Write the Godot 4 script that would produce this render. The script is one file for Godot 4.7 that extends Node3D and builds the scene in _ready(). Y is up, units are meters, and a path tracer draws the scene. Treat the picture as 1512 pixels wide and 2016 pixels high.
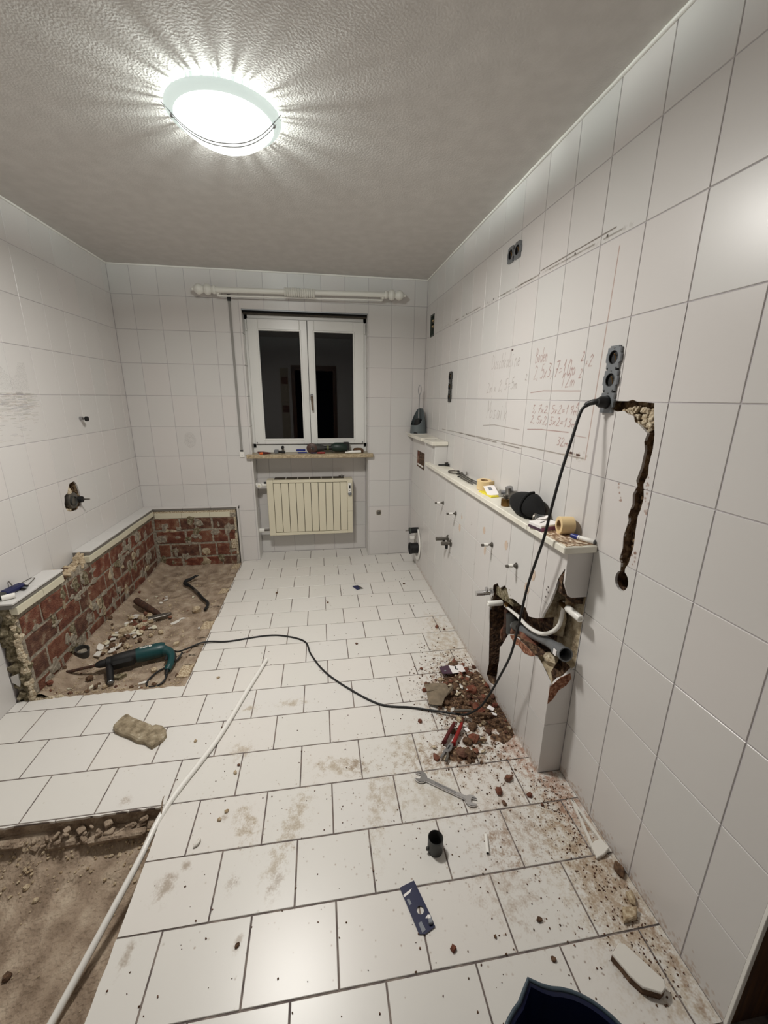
extends Node3D
# A bathroom being stripped: half-demolished tub surround, broken low wall, tools and rubble.
# Frame: right wall x = 0, left wall x = -2.545, back wall z = 0, floor y = 0, ceiling y = 2.5.

const XL := -2.545
const ZF := 3.72
const HC := 2.5
var M := {}
var used := {}
var cache := {}
var rng := RandomNumberGenerator.new()
var lamp_at := Vector3(-1.264, 2.474, 1.955)
var joint_lines := {}

# ---------------------------------------------------------------- mesh helpers
func ST() -> SurfaceTool:
	var s := SurfaceTool.new()
	s.begin(Mesh.PRIMITIVE_TRIANGLES)
	return s

func fin(s: SurfaceTool) -> ArrayMesh:
	s.generate_normals()
	return s.commit()

func flat(s: SurfaceTool) -> void:
	s.set_smooth_group(4294967295)

func tri(s: SurfaceTool, a: Vector3, b: Vector3, c: Vector3) -> void:
	s.add_vertex(a)
	s.add_vertex(c)
	s.add_vertex(b)

func quad(s: SurfaceTool, a: Vector3, b: Vector3, c: Vector3, d: Vector3) -> void:
	tri(s, a, b, c)
	tri(s, a, c, d)

func at(x: float, y: float, z: float) -> Transform3D:
	return Transform3D(Basis(), Vector3(x, y, z))

func rot(x: float, y: float, z: float, o := Vector3.ZERO) -> Transform3D:
	return Transform3D(Basis.from_euler(Vector3(deg_to_rad(x), deg_to_rad(y), deg_to_rad(z))), o)

func aim(from: Vector3, to: Vector3, up := Vector3.UP) -> Transform3D:
	# local +Y runs from -> to
	var y := (to - from).normalized()
	if absf(y.dot(up)) > 0.98:
		up = Vector3.RIGHT
	var x := up.cross(y).normalized()
	return Transform3D(Basis(x, y, x.cross(y)), from)

func ccw(p: PackedVector2Array) -> PackedVector2Array:
	var a := 0.0
	for i in p.size():
		a += p[i].cross(p[(i + 1) % p.size()])
	if a < 0:
		p.reverse()
	return p

func inset(p: PackedVector2Array, d: float) -> PackedVector2Array:
	var o := PackedVector2Array()
	var n := p.size()
	for i in n:
		var e0 := (p[i] - p[(i + n - 1) % n]).normalized()
		var e1 := (p[(i + 1) % n] - p[i]).normalized()
		var n0 := Vector2(-e0.y, e0.x)
		var n1 := Vector2(-e1.y, e1.x)
		var m := (n0 + n1)
		var k := maxf(0.35, 1.0 + n0.dot(n1))
		o.append(p[i] + m * d / k)
	return o

func prism(s: SurfaceTool, poly: PackedVector2Array, z0: float, z1: float, T := Transform3D(), bev := 0.0) -> void:
	var p := ccw(poly)
	var idx := Geometry2D.triangulate_polygon(p)
	if idx.is_empty():
		return
	flat(s)
	var q := p
	var zs := z1
	if bev > 0.0:
		q = inset(p, bev)
		zs = z1 - bev
	for i in range(0, idx.size(), 3):
		var a := idx[i]
		var b := idx[i + 1]
		var c := idx[i + 2]
		if (p[b] - p[a]).cross(p[c] - p[a]) < 0:
			var t := b
			b = c
			c = t
		tri(s, T * Vector3(q[a].x, q[a].y, z1), T * Vector3(q[b].x, q[b].y, z1), T * Vector3(q[c].x, q[c].y, z1))
		tri(s, T * Vector3(p[a].x, p[a].y, z0), T * Vector3(p[c].x, p[c].y, z0), T * Vector3(p[b].x, p[b].y, z0))
	for i in p.size():
		var j := (i + 1) % p.size()
		quad(s, T * Vector3(p[i].x, p[i].y, z0), T * Vector3(p[j].x, p[j].y, z0), T * Vector3(p[j].x, p[j].y, zs), T * Vector3(p[i].x, p[i].y, zs))
		if bev > 0.0:
			quad(s, T * Vector3(p[i].x, p[i].y, zs), T * Vector3(p[j].x, p[j].y, zs), T * Vector3(q[j].x, q[j].y, z1), T * Vector3(q[i].x, q[i].y, z1))

func rect(x0: float, y0: float, x1: float, y1: float) -> PackedVector2Array:
	return PackedVector2Array([Vector2(x0, y0), Vector2(x1, y0), Vector2(x1, y1), Vector2(x0, y1)])

func rrect(w: float, h: float, r: float, n := 4) -> PackedVector2Array:
	var o := PackedVector2Array()
	for c in [[w / 2 - r, h / 2 - r, 0.0], [-w / 2 + r, h / 2 - r, 90.0], [-w / 2 + r, -h / 2 + r, 180.0], [w / 2 - r, -h / 2 + r, 270.0]]:
		for i in n + 1:
			var a: float = deg_to_rad(c[2] + 90.0 * i / n)
			o.append(Vector2(c[0] + r * cos(a), c[1] + r * sin(a)))
	return o

func circle(r: float, n := 24, c := Vector2.ZERO, ry := -1.0) -> PackedVector2Array:
	var o := PackedVector2Array()
	for i in n:
		var a := TAU * i / n
		o.append(c + Vector2(r * cos(a), (ry if ry > 0 else r) * sin(a)))
	return o

# a box with chamfered edges on every side
func box(s: SurfaceTool, size: Vector3, T := Transform3D(), b := 0.002) -> void:
	flat(s)
	var h := size / 2
	b = minf(b, minf(h.x, minf(h.y, h.z)) * 0.6)
	var v := {}
	for sx in [-1, 1]:
		for sy in [-1, 1]:
			for sz in [-1, 1]:
				var k := Vector3(sx, sy, sz)
				v[[sx, sy, sz, 0]] = T * (k * Vector3(h.x, h.y - b, h.z - b))
				v[[sx, sy, sz, 1]] = T * (k * Vector3(h.x - b, h.y, h.z - b))
				v[[sx, sy, sz, 2]] = T * (k * Vector3(h.x - b, h.y - b, h.z))
	var mid := T.origin
	var face := func(p: Array) -> void:
		var n: Vector3 = (p[1] - p[0]).cross(p[2] - p[0])
		var c := Vector3.ZERO
		for q in p:
			c += q
		if n.dot(c / p.size() - mid) < 0:
			p.reverse()
		for i in range(1, p.size() - 1):
			tri(s, p[0], p[i], p[i + 1])
	for a in [-1, 1]:
		face.call([v[[a, -1, -1, 0]], v[[a, 1, -1, 0]], v[[a, 1, 1, 0]], v[[a, -1, 1, 0]]])
		face.call([v[[-1, a, -1, 1]], v[[1, a, -1, 1]], v[[1, a, 1, 1]], v[[-1, a, 1, 1]]])
		face.call([v[[-1, -1, a, 2]], v[[1, -1, a, 2]], v[[1, 1, a, 2]], v[[-1, 1, a, 2]]])
		for c in [-1, 1]:
			face.call([v[[a, c, -1, 0]], v[[a, c, 1, 0]], v[[a, c, 1, 1]], v[[a, c, -1, 1]]])
			face.call([v[[a, -1, c, 0]], v[[a, 1, c, 0]], v[[a, 1, c, 2]], v[[a, -1, c, 2]]])
			face.call([v[[-1, a, c, 1]], v[[1, a, c, 1]], v[[1, a, c, 2]], v[[-1, a, c, 2]]])
			for d in [-1, 1]:
				face.call([v[[a, c, d, 0]], v[[a, c, d, 1]], v[[a, c, d, 2]]])

func bx(x0: float, y0: float, z0: float, x1: float, y1: float, z1: float, b := 0.002) -> ArrayMesh:
	var s := ST()
	box(s, Vector3(x1 - x0, y1 - y0, z1 - z0).abs(), at((x0 + x1) / 2, (y0 + y1) / 2, (z0 + z1) / 2), b)
	return fin(s)

func smooth_path(p: Array, per := 6) -> PackedVector3Array:
	var o := PackedVector3Array()
	for i in p.size() - 1:
		var a: Vector3 = p[maxi(i - 1, 0)]
		var b: Vector3 = p[i]
		var c: Vector3 = p[i + 1]
		var d: Vector3 = p[mini(i + 2, p.size() - 1)]
		for k in per:
			o.append(b.cubic_interpolate(c, a, d, float(k) / per))
	o.append(p[p.size() - 1])
	return o

func tube(s: SurfaceTool, pts, r, sides := 8, caps := true) -> void:
	var n: int = pts.size()
	var t: Vector3 = (pts[1] - pts[0]).normalized()
	var u := t.cross(Vector3.UP if absf(t.y) < 0.9 else Vector3.RIGHT).normalized()
	var rings := []
	for i in n:
		var tan: Vector3 = ((pts[mini(i + 1, n - 1)] - pts[maxi(i - 1, 0)]) as Vector3).normalized()
		u = (u - tan * u.dot(tan)).normalized()
		var w := tan.cross(u)
		var rr: float = r[i] if r is Array else r
		var ring := []
		for k in sides:
			var a := TAU * k / sides
			ring.append(pts[i] + (u * cos(a) + w * sin(a)) * rr)
		rings.append(ring)
	s.set_smooth_group(7)
	for i in n - 1:
		for k in sides:
			var k2 := (k + 1) % sides
			quad(s, rings[i][k], rings[i][k2], rings[i + 1][k2], rings[i + 1][k])
	if caps:
		flat(s)
		for k in sides:
			var k2 := (k + 1) % sides
			tri(s, pts[0], rings[0][k2], rings[0][k])
			tri(s, pts[n - 1], rings[n - 1][k], rings[n - 1][k2])

func tubem(pts, r, sides := 8) -> ArrayMesh:
	var s := ST()
	tube(s, pts, r, sides)
	return fin(s)

# profile of (radius, height) turned round local Y
func lathe(s: SurfaceTool, prof: Array, sides := 24, T := Transform3D(), sq := 1.0) -> void:
	var g := 20
	for i in prof.size() - 1:
		var a: Vector2 = prof[i]
		var b: Vector2 = prof[i + 1]
		if i > 0:
			var pa: Vector2 = prof[i - 1]
			if absf((a - pa).angle_to(b - a)) > 0.6:
				g += 1
		s.set_smooth_group(g)
		for k in sides:
			var t0 := TAU * k / sides
			var t1 := TAU * (k + 1) / sides
			if k == sides - 1:
				t1 = 0.0
			var p0 := T * Vector3(a.x * cos(t0), a.y, a.x * sin(t0) * sq)
			var p1 := T * Vector3(a.x * cos(t1), a.y, a.x * sin(t1) * sq)
			var p2 := T * Vector3(b.x * cos(t1), b.y, b.x * sin(t1) * sq)
			var p3 := T * Vector3(b.x * cos(t0), b.y, b.x * sin(t0) * sq)
			if a.x > 1e-5:
				tri(s, p0, p2, p1)
			if b.x > 1e-5:
				tri(s, p0, p3, p2)

func lathem(prof: Array, sides := 24, T := Transform3D()) -> ArrayMesh:
	var s := ST()
	lathe(s, prof, sides, T)
	return fin(s)

func grid(s: SurfaceTool, x0: float, x1: float, z0: float, z1: float, n: int, m: int, f: Callable) -> void:
	s.set_smooth_group(3)
	var h := []
	for i in n + 1:
		var row := PackedVector3Array()
		for j in m + 1:
			var x := lerpf(x0, x1, float(i) / n)
			var z := lerpf(z0, z1, float(j) / m)
			row.append(Vector3(x, f.call(x, z), z))
		h.append(row)
	for i in n:
		for j in m:
			quad(s, h[i][j], h[i][j + 1], h[i + 1][j + 1], h[i + 1][j])

# an angular broken lump
func lump(r: Vector3, seed_: int) -> ArrayMesh:
	var g := RandomNumberGenerator.new()
	g.seed = seed_
	var pts := []
	var n := 7
	var top := PackedVector2Array()
	for i in n:
		var a := TAU * i / n + g.randf_range(-0.3, 0.3)
		top.append(Vector2(cos(a), sin(a)) * g.randf_range(0.7, 1.05))
	var s := ST()
	flat(s)
	var lo := []
	var hi := []
	var mid := []
	for i in n:
		var p := top[i]
		mid.append(Vector3(p.x * r.x, r.y * g.randf_range(-0.15, 0.35), p.y * r.z))
		hi.append(Vector3(p.x * r.x * g.randf_range(0.5, 0.9), r.y * g.randf_range(0.6, 1.0), p.y * r.z * g.randf_range(0.5, 0.9)))
		lo.append(Vector3(p.x * r.x * g.randf_range(0.6, 0.95), -r.y * g.randf_range(0.6, 1.0), p.y * r.z * g.randf_range(0.6, 0.95)))
	var ct := Vector3(0, r.y * g.randf_range(0.7, 1.1), 0)
	var cb := Vector3(0, -r.y, 0)
	for i in n:
		var j := (i + 1) % n
		quad(s, mid[j], mid[i], hi[i], hi[j])
		quad(s, lo[j], lo[i], mid[i], mid[j])
		tri(s, hi[j], hi[i], ct)
		tri(s, lo[i], lo[j], cb)
	return fin(s)

# a flat broken plate (tile, plaster), lying in XZ, thickness in Y
func shard(w: float, d: float, t: float, seed_: int, bev := 0.001) -> ArrayMesh:
	var g := RandomNumberGenerator.new()
	g.seed = seed_
	var p := PackedVector2Array()
	var n := g.randi_range(4, 6)
	for i in n:
		var a := TAU * i / n + g.randf_range(-0.35, 0.35)
		p.append(Vector2(cos(a) * w, sin(a) * d) * g.randf_range(0.75, 1.1))
	var s := ST()
	prism(s, p, 0, t, Transform3D(Basis(Vector3(1, 0, 0), Vector3(0, 0, -1), Vector3(0, 1, 0)), Vector3.ZERO), bev)
	return fin(s)

func jag(a: Vector2, b: Vector2, n: int, amp: float) -> PackedVector2Array:
	var o := PackedVector2Array()
	var nn := (b - a).orthogonal().normalized()
	for i in n:
		o.append(a.lerp(b, float(i) / n) + (nn * rng.randf_range(-amp, amp) if i > 0 else Vector2.ZERO))
	return o

func jagged(p: Array, step: float, amp: float) -> PackedVector2Array:
	var o := PackedVector2Array()
	for i in p.size():
		var a: Vector2 = p[i]
		var b: Vector2 = p[(i + 1) % p.size()]
		o.append_array(jag(a, b, maxi(1, int(a.distance_to(b) / step)), amp))
	return o

# ---------------------------------------------------------------- nodes
func numbered(called: String) -> String:
	if not used.has(called):
		used[called] = 0
		return called
	used[called] += 1
	return "%s_%03d" % [called, used[called]]

func thing(called: String, label: String, cat: String, pos := Vector3.ZERO, group := "") -> Node3D:
	var o := Node3D.new()
	o.name = numbered(called)
	add_child(o)
	o.position = pos
	tag(o, label, cat, group)
	return o

func tag(o: Node3D, label: String, cat := "", group := "") -> void:
	o.set_meta("label", label)
	if cat != "":
		o.set_meta("category", cat)
	if group != "":
		o.set_meta("group", group)

func struct(called: String, label: String, cat: String) -> Node3D:
	var o := thing(called, label, cat)
	o.set_meta("kind", "structure")
	return o

func part(called: String, mesh: Mesh, mat: Material, parent: Node3D, T := Transform3D()) -> MeshInstance3D:
	var o := MeshInstance3D.new()
	o.name = called
	o.mesh = mesh
	o.material_override = mat
	o.transform = T
	parent.add_child(o, true)
	return o

func one(called: String, mesh: Mesh, mat: Material, label: String, cat: String, T := Transform3D(), group := "") -> MeshInstance3D:
	var o := MeshInstance3D.new()
	o.name = numbered(called)
	o.mesh = mesh
	o.material_override = mat
	o.transform = T
	add_child(o)
	tag(o, label, cat, group)
	return o

func scatter(called: String, mesh: Mesh, mat: Material, xf: Array, parent: Node3D) -> MultiMeshInstance3D:
	var mm := MultiMesh.new()
	mm.transform_format = MultiMesh.TRANSFORM_3D
	mm.mesh = mesh
	mm.instance_count = xf.size()
	for i in xf.size():
		mm.set_instance_transform(i, xf[i])
	var o := MultiMeshInstance3D.new()
	o.name = called
	o.multimesh = mm
	o.material_override = mat
	o.set_meta("kind", "stuff")
	parent.add_child(o, true)
	return o

# ---------------------------------------------------------------- materials
func mat(c: Color, rough := 0.6, metal := 0.0) -> StandardMaterial3D:
	var m := StandardMaterial3D.new()
	m.albedo_color = c
	m.roughness = rough
	m.metallic = metal
	return m

func ntex(freq: float, cols: Array, seed_: int, size := 512, oct := 4, type := FastNoiseLite.TYPE_SIMPLEX_SMOOTH) -> NoiseTexture2D:
	var f := FastNoiseLite.new()
	f.noise_type = type
	f.frequency = freq
	f.fractal_octaves = oct
	f.seed = seed_
	var t := NoiseTexture2D.new()
	t.width = size
	t.height = size
	t.seamless = true
	t.noise = f
	if cols.size() > 0:
		var g := Gradient.new()
		var off := PackedFloat32Array()
		var cc := PackedColorArray()
		for i in cols.size():
			off.append(cols[i][0])
			cc.append(cols[i][1])
		g.offsets = off
		g.colors = cc
		t.color_ramp = g
	return t

func nmap(freq: float, strength: float, seed_: int, size := 512, oct := 4) -> NoiseTexture2D:
	var t := ntex(freq, [], seed_, size, oct)
	t.as_normal_map = true
	t.bump_strength = strength
	return t

func tri_mat(tex: Texture2D, scale: float, rough: float, nm: Texture2D = null, ns := 1.0, world := true) -> StandardMaterial3D:
	var m := mat(Color.WHITE, rough)
	m.albedo_texture = tex
	m.uv1_triplanar = true
	m.uv1_world_triplanar = world
	m.uv1_scale = Vector3.ONE * scale
	if nm:
		m.normal_enabled = true
		m.normal_texture = nm
		m.normal_scale = ns
	return m

func g3(r: int, g: int, b: int) -> Color:
	return Color(r / 255.0, g / 255.0, b / 255.0)

func make_materials() -> void:
	M.wall_img = wall_marks()
	M.floor_img = floor_dirt()
	var wt := ImageTexture.create_from_image(M.wall_img)
	var ft := ImageTexture.create_from_image(M.floor_img)
	M.tile = []
	M.rtile = []
	M.ftile = []
	for c in [g3(212, 209, 206), g3(211, 209, 206), g3(213, 209, 206), g3(210, 207, 204)]:
		M.tile.append(mat(c, 0.3))
		var r := tri_mat(wt, 0.25, 0.32)
		r.albedo_color = c
		r.uv1_triplanar_sharpness = 8.0
		M.rtile.append(r)
	for c in [g3(221, 218, 212), g3(221, 218, 213), g3(222, 218, 212), g3(220, 217, 211)]:
		var r := tri_mat(ft, 0.25, 0.33)
		r.albedo_color = c
		r.uv1_triplanar_sharpness = 8.0
		M.ftile.append(r)
	M.grout = mat(g3(186, 181, 183), 0.9)
	M.fgrout = tri_mat(ntex(0.02, [[0.2, g3(96, 86, 84)], [0.8, g3(140, 128, 120)]], 5), 1.5, 0.9)
	M.ceiling = tri_mat(ntex(0.01, [[0.2, g3(206, 202, 198)], [0.8, g3(213, 209, 205)]], 3), 1.6, 0.95, nmap(0.11, 4.0, 4), 0.10)
	M.plaster = mat(g3(214, 210, 203), 0.9)
	M.caulk = mat(g3(238, 236, 230), 0.5)
	M.dark_wall = mat(g3(176, 174, 172), 0.9)
	M.brown_wood = tri_mat(ntex(0.01, [[0.2, g3(62, 40, 26)], [0.8, g3(98, 66, 42)]], 8, 512, 5), 1.0, 0.5)
	M.brown_wood.uv1_scale = Vector3(8, 0.7, 8)
	M.black = mat(g3(14, 14, 15), 0.7)
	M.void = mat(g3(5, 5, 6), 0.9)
	M.cap = tri_mat(ntex(0.02, [[0.2, g3(226, 222, 208)], [0.8, g3(238, 234, 222)]], 9), 1.2, 0.3)
	M.dusty_cap = tri_mat(ntex(0.035, [[0.3, g3(120, 92, 70)], [0.5, g3(176, 150, 122)], [0.72, g3(224, 212, 192)]], 19, 512, 5), 2.6, 0.8)
	M.brown_dirt = tri_mat(ntex(0.03, [[0.15, g3(74, 54, 38)], [0.5, g3(122, 98, 72)], [0.85, g3(172, 152, 122)]], 10, 512, 6), 2.0, 0.95, nmap(0.05, 9.0, 11), 1.0)
	M.dark_dirt = tri_mat(ntex(0.03, [[0.15, g3(40, 26, 18)], [0.5, g3(80, 57, 40)], [0.85, g3(128, 104, 78)]], 12, 512, 6), 2.4, 0.95, nmap(0.05, 9.0, 13), 1.0)
	M.chip_plaster = tri_mat(ntex(0.05, [[0.2, g3(150, 130, 104)], [0.55, g3(196, 182, 156)], [0.85, g3(222, 212, 192)]], 14, 512, 5), 3.0, 0.95, nmap(0.06, 8.0, 15), 1.0)
	M.beige_plaster = tri_mat(ntex(0.02, [[0.2, g3(138, 122, 98)], [0.6, g3(178, 164, 138)], [0.9, g3(190, 178, 154)]], 16, 512, 5), 1.6, 0.95, nmap(0.05, 5.0, 17), 0.8)
	M.sand = tri_mat(ntex(0.012, [[0.1, g3(122, 104, 87)], [0.5, g3(158, 140, 121)], [0.9, g3(186, 170, 150)]], 18, 1024, 7), 0.8, 0.97, nmap(0.08, 6.0, 20, 1024, 5), 0.9)
	M.mortar = tri_mat(ntex(0.03, [[0.15, g3(122, 113, 100)], [0.5, g3(148, 139, 124)], [0.85, g3(176, 167, 150)]], 21, 512, 6), 2.2, 0.95, nmap(0.06, 6.0, 22), 0.7)
	M.mortar_olive = tri_mat(ntex(0.03, [[0.15, g3(78, 70, 48)], [0.5, g3(118, 108, 84)], [0.85, g3(170, 160, 138)]], 23, 512, 6), 2.2, 0.95, nmap(0.06, 8.0, 24), 1.0)
	M.brick = []
	for k in 4:
		var a := [g3(84, 44, 32), g3(96, 48, 34), g3(72, 44, 34), g3(100, 56, 40)][k] as Color
		var b := [g3(114, 68, 51), g3(124, 72, 54), g3(102, 69, 54), g3(124, 81, 62)][k] as Color
		M.brick.append(tri_mat(ntex(0.011, [[0.15, a], [0.55, b], [0.70, b.lerp(g3(140, 120, 98), 0.35)], [0.84, g3(138, 120, 100)], [0.97, g3(156, 144, 124)]], 30 + k, 512, 6), 2.3, 0.92, nmap(0.07, 6.0, 25), 0.8))
	M.red_dust = tri_mat(ntex(0.04, [[0.2, g3(98, 58, 40)], [0.6, g3(150, 102, 78)], [0.9, g3(184, 150, 124)]], 40, 512, 6), 2.4, 0.95)
	M.stone = tri_mat(ntex(0.02, [[0.2, g3(122, 109, 88)], [0.5, g3(152, 138, 114)], [0.75, g3(166, 153, 130)], [0.92, g3(206, 198, 178)]], 41, 512, 6), 1.8, 0.95, nmap(0.05, 7.0, 42), 0.9)
	M.frag_white = mat(g3(222, 218, 210), 0.35)
	M.frag_tan = tri_mat(ntex(0.04, [[0.2, g3(150, 128, 100)], [0.8, g3(206, 192, 166)]], 43), 3.0, 0.95)
	M.frag_dark = tri_mat(ntex(0.04, [[0.2, g3(62, 44, 32)], [0.8, g3(120, 92, 68)]], 44), 3.0, 0.95)
	M.frag_red = M.brick[0]
	M.chrome = mat(g3(214, 214, 216), 0.22, 1.0)
	M.steel = mat(g3(168, 168, 170), 0.28, 1.0)
	M.dull_steel = mat(g3(120, 116, 110), 0.45, 0.9)
	M.zinc = mat(g3(140, 144, 148), 0.42, 0.75)
	M.brass = mat(g3(120, 92, 54), 0.38, 0.85)
	M.rust = tri_mat(ntex(0.03, [[0.2, g3(44, 30, 24)], [0.8, g3(92, 60, 44)]], 45), 3.0, 0.8)
	M.pvc_white = mat(g3(236, 234, 228), 0.35)
	M.pvc_grey = mat(g3(104, 106, 108), 0.42)
	M.pvc_dark = mat(g3(58, 58, 56), 0.5)
	M.upvc = mat(g3(226, 226, 222), 0.3)
	M.gasket = mat(g3(40, 40, 40), 0.6)
	M.cream = mat(g3(220, 213, 190), 0.45)
	M.cream_dark = mat(g3(62, 54, 42), 0.7)
	M.sill = tri_mat(ntex(0.03, [[0.2, g3(150, 134, 108)], [0.5, g3(176, 160, 132)], [0.85, g3(196, 182, 154)]], 46, 512, 6), 2.0, 0.35)
	M.rubber = mat(g3(18, 18, 19), 0.55)
	M.teal = mat(g3(8, 60, 62), 0.4)
	M.navy = mat(g3(22, 28, 74), 0.45)
	M.blue = mat(g3(24, 40, 120), 0.4)
	M.red = mat(g3(140, 26, 22), 0.4)
	M.dark_red = mat(g3(84, 18, 17), 0.45)
	M.orange = mat(g3(224, 96, 24), 0.45)
	M.white_paper = mat(g3(238, 234, 232), 0.8)
	M.pink_paper = mat(g3(150, 96, 128), 0.7)
	M.purple_paper = mat(g3(76, 52, 68), 0.6)
	M.yellow = mat(g3(232, 216, 60), 0.5)
	M.masking = mat(g3(226, 200, 152), 0.75)
	M.masking_dark = mat(g3(170, 140, 100), 0.8)
	M.card = tri_mat(ntex(0.02, [[0.2, g3(108, 96, 80)], [0.8, g3(140, 126, 106)]], 47), 2.0, 0.9)
	M.grey_plastic = mat(g3(92, 100, 102), 0.45)
	M.cloth_black = mat(g3(10, 10, 11), 0.95)
	M.cloth_brown = mat(g3(96, 72, 52), 0.95)
	M.glass_clear = StandardMaterial3D.new()
	M.glass_clear.transparency = BaseMaterial3D.TRANSPARENCY_ALPHA
	M.glass_clear.albedo_color = Color(0.9, 0.93, 0.93, 0.06)
	M.glass_clear.roughness = 0.0
	M.pane = StandardMaterial3D.new()
	M.pane.transparency = BaseMaterial3D.TRANSPARENCY_ALPHA
	M.pane.albedo_color = Color(0.02, 0.02, 0.02, 0.03)
	M.pane.roughness = 0.0
	M.pane.metallic_specular = 0.5

# ---------------------------------------------------------------- painted marks (flat dirt and pen writing)
func dab(img: Image, X: float, Y: float, r: float, c: Color, a: float) -> void:
	var n := img.get_width()
	var ri := int(ceil(r))
	var cx := int(floor(X))
	var cy := int(floor(Y))
	for j in range(-ri, ri + 1):
		for i in range(-ri, ri + 1):
			var d := Vector2(cx + i + 0.5 - X, cy + j + 0.5 - Y).length()
			var k := clampf(r + 0.5 - d, 0.0, 1.0) * a
			if k > 0.0:
				var px := posmod(cx + i, n)
				var py := posmod(cy + j, n)
				img.set_pixel(px, py, img.get_pixel(px, py).lerp(c, k))

func line(img: Image, p: Vector2, q: Vector2, r: float, c: Color, a: float) -> void:
	var n := int(p.distance_to(q) / maxf(r * 0.7, 0.5)) + 1
	for i in n + 1:
		var t := p.lerp(q, float(i) / n)
		dab(img, t.x, t.y, r, c, a)

func cloud(img: Image, p: Vector2, sx: float, sy: float, ang: float, n: int, c: Color, r0: float, r1: float, a: float) -> void:
	for i in n:
		var q := (Vector2(rng.randfn() * sx, rng.randfn() * sy)).rotated(ang) + p
		dab(img, q.x, q.y, rng.randf_range(r0, r1), c.lerp(Color(c.r * 0.7, c.g * 0.66, c.b * 0.6), rng.randf()), a * rng.randf_range(0.4, 1.0))

# strokes of the handwriting, one box of 1 x 1 per character, y up
var pen := {
	"D": "0 0 0 1;0 1 .6 .85 .75 .45 .5 .1 0 0", "u": "0 .5 .05 .1 .3 .02 .55 .2 .6 .5;.6 .5 .65 0", "s": ".5 .45 .2 .5 .15 .32 .45 .2 .4 .02 .05 .05",
	"c": ".55 .42 .25 .5 .05 .25 .2 .02 .55 .1", "h": "0 0 .05 1;.02 .3 .3 .5 .5 .4 .52 0", "k": "0 0 .05 1;.5 .5 .05 .22 .5 0", "a": ".55 .45 .2 .48 .05 .22 .2 .02 .5 .12 .55 .45 .6 0",
	"b": "0 1 .02 0;.02 .3 .35 .5 .55 .25 .35 .02 .02 .08", "i": ".1 .5 .15 0;.12 .72 .14 .74", "n": "0 .5 .05 0;.03 .32 .3 .5 .5 .4 .55 0", "e": ".05 .25 .5 .3 .4 .5 .12 .42 .05 .2 .25 0 .55 .08",
	"B": "0 0 .05 1;.05 1 .5 .85 .4 .58 .05 .52 .6 .4 .6 .1 0 0", "o": ".3 .5 .05 .28 .2 .02 .5 .12 .52 .4 .3 .5", "d": ".5 .42 .15 .48 .05 .18 .25 .02 .5 .15;.6 1 .55 0",
	"M": "0 0 .1 1 .4 .4 .75 1 .85 0", "m": "0 .45 .03 0;.02 .3 .2 .45 .32 .3 .33 0;.33 .3 .5 .45 .65 .3 .68 0", "2": ".05 .8 .3 1 .55 .78 .3 .4 0 0 .65 .05", "x": "0 .5 .45 0;.45 .5 0 0",
	",": ".1 .1 .02 -.12", "5": ".6 1 .15 .98 .1 .55 .5 .6 .6 .25 .3 0 .02 .08", "=": "0 .5 .5 .52;0 .25 .5 .28", "3": ".05 .95 .5 .92 .2 .58 .55 .4 .45 .08 .02 .05", "7": "0 .95 .6 1 .2 0;.1 .5 .5 .52",
	"1": "0 .65 .3 1 .25 0", "0": ".3 1 .02 .6 .1 .1 .4 0 .58 .45 .5 .9 .3 1", "9": ".5 .7 .2 .55 .1 .85 .4 1 .5 .7 .4 0", "+": "0 .3 .4 .3;.2 .5 .2 .1", " ": "",
}

func wpx(z: float, y: float) -> Vector2:
	return Vector2(-z, -y) * 512.0

func write(img: Image, text: String, z: float, y: float, h: float, w: float, slope: float, c: Color, a: float, squared := false) -> float:
	for ch in text:
		if pen.has(ch):
			for st in (pen[ch] as String).split(";", false):
				var v: PackedFloat64Array = st.split_floats(" ", false)
				var prev := Vector2.INF
				for i in range(0, v.size() - 1, 2):
					var lx := v[i] + v[i + 1] * 0.28
					var p := wpx(z + lx * w, y + v[i + 1] * h + slope * v[i] * w)
					p += Vector2(rng.randf_range(-1, 1), rng.randf_range(-1, 1))
					if prev != Vector2.INF:
						line(img, prev, p, 0.85, c, a * rng.randf_range(0.5, 1.0))
					prev = p
		z += w * (0.86 if ch != " " else 0.6)
		y += slope * w * 0.86
	return z

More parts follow.
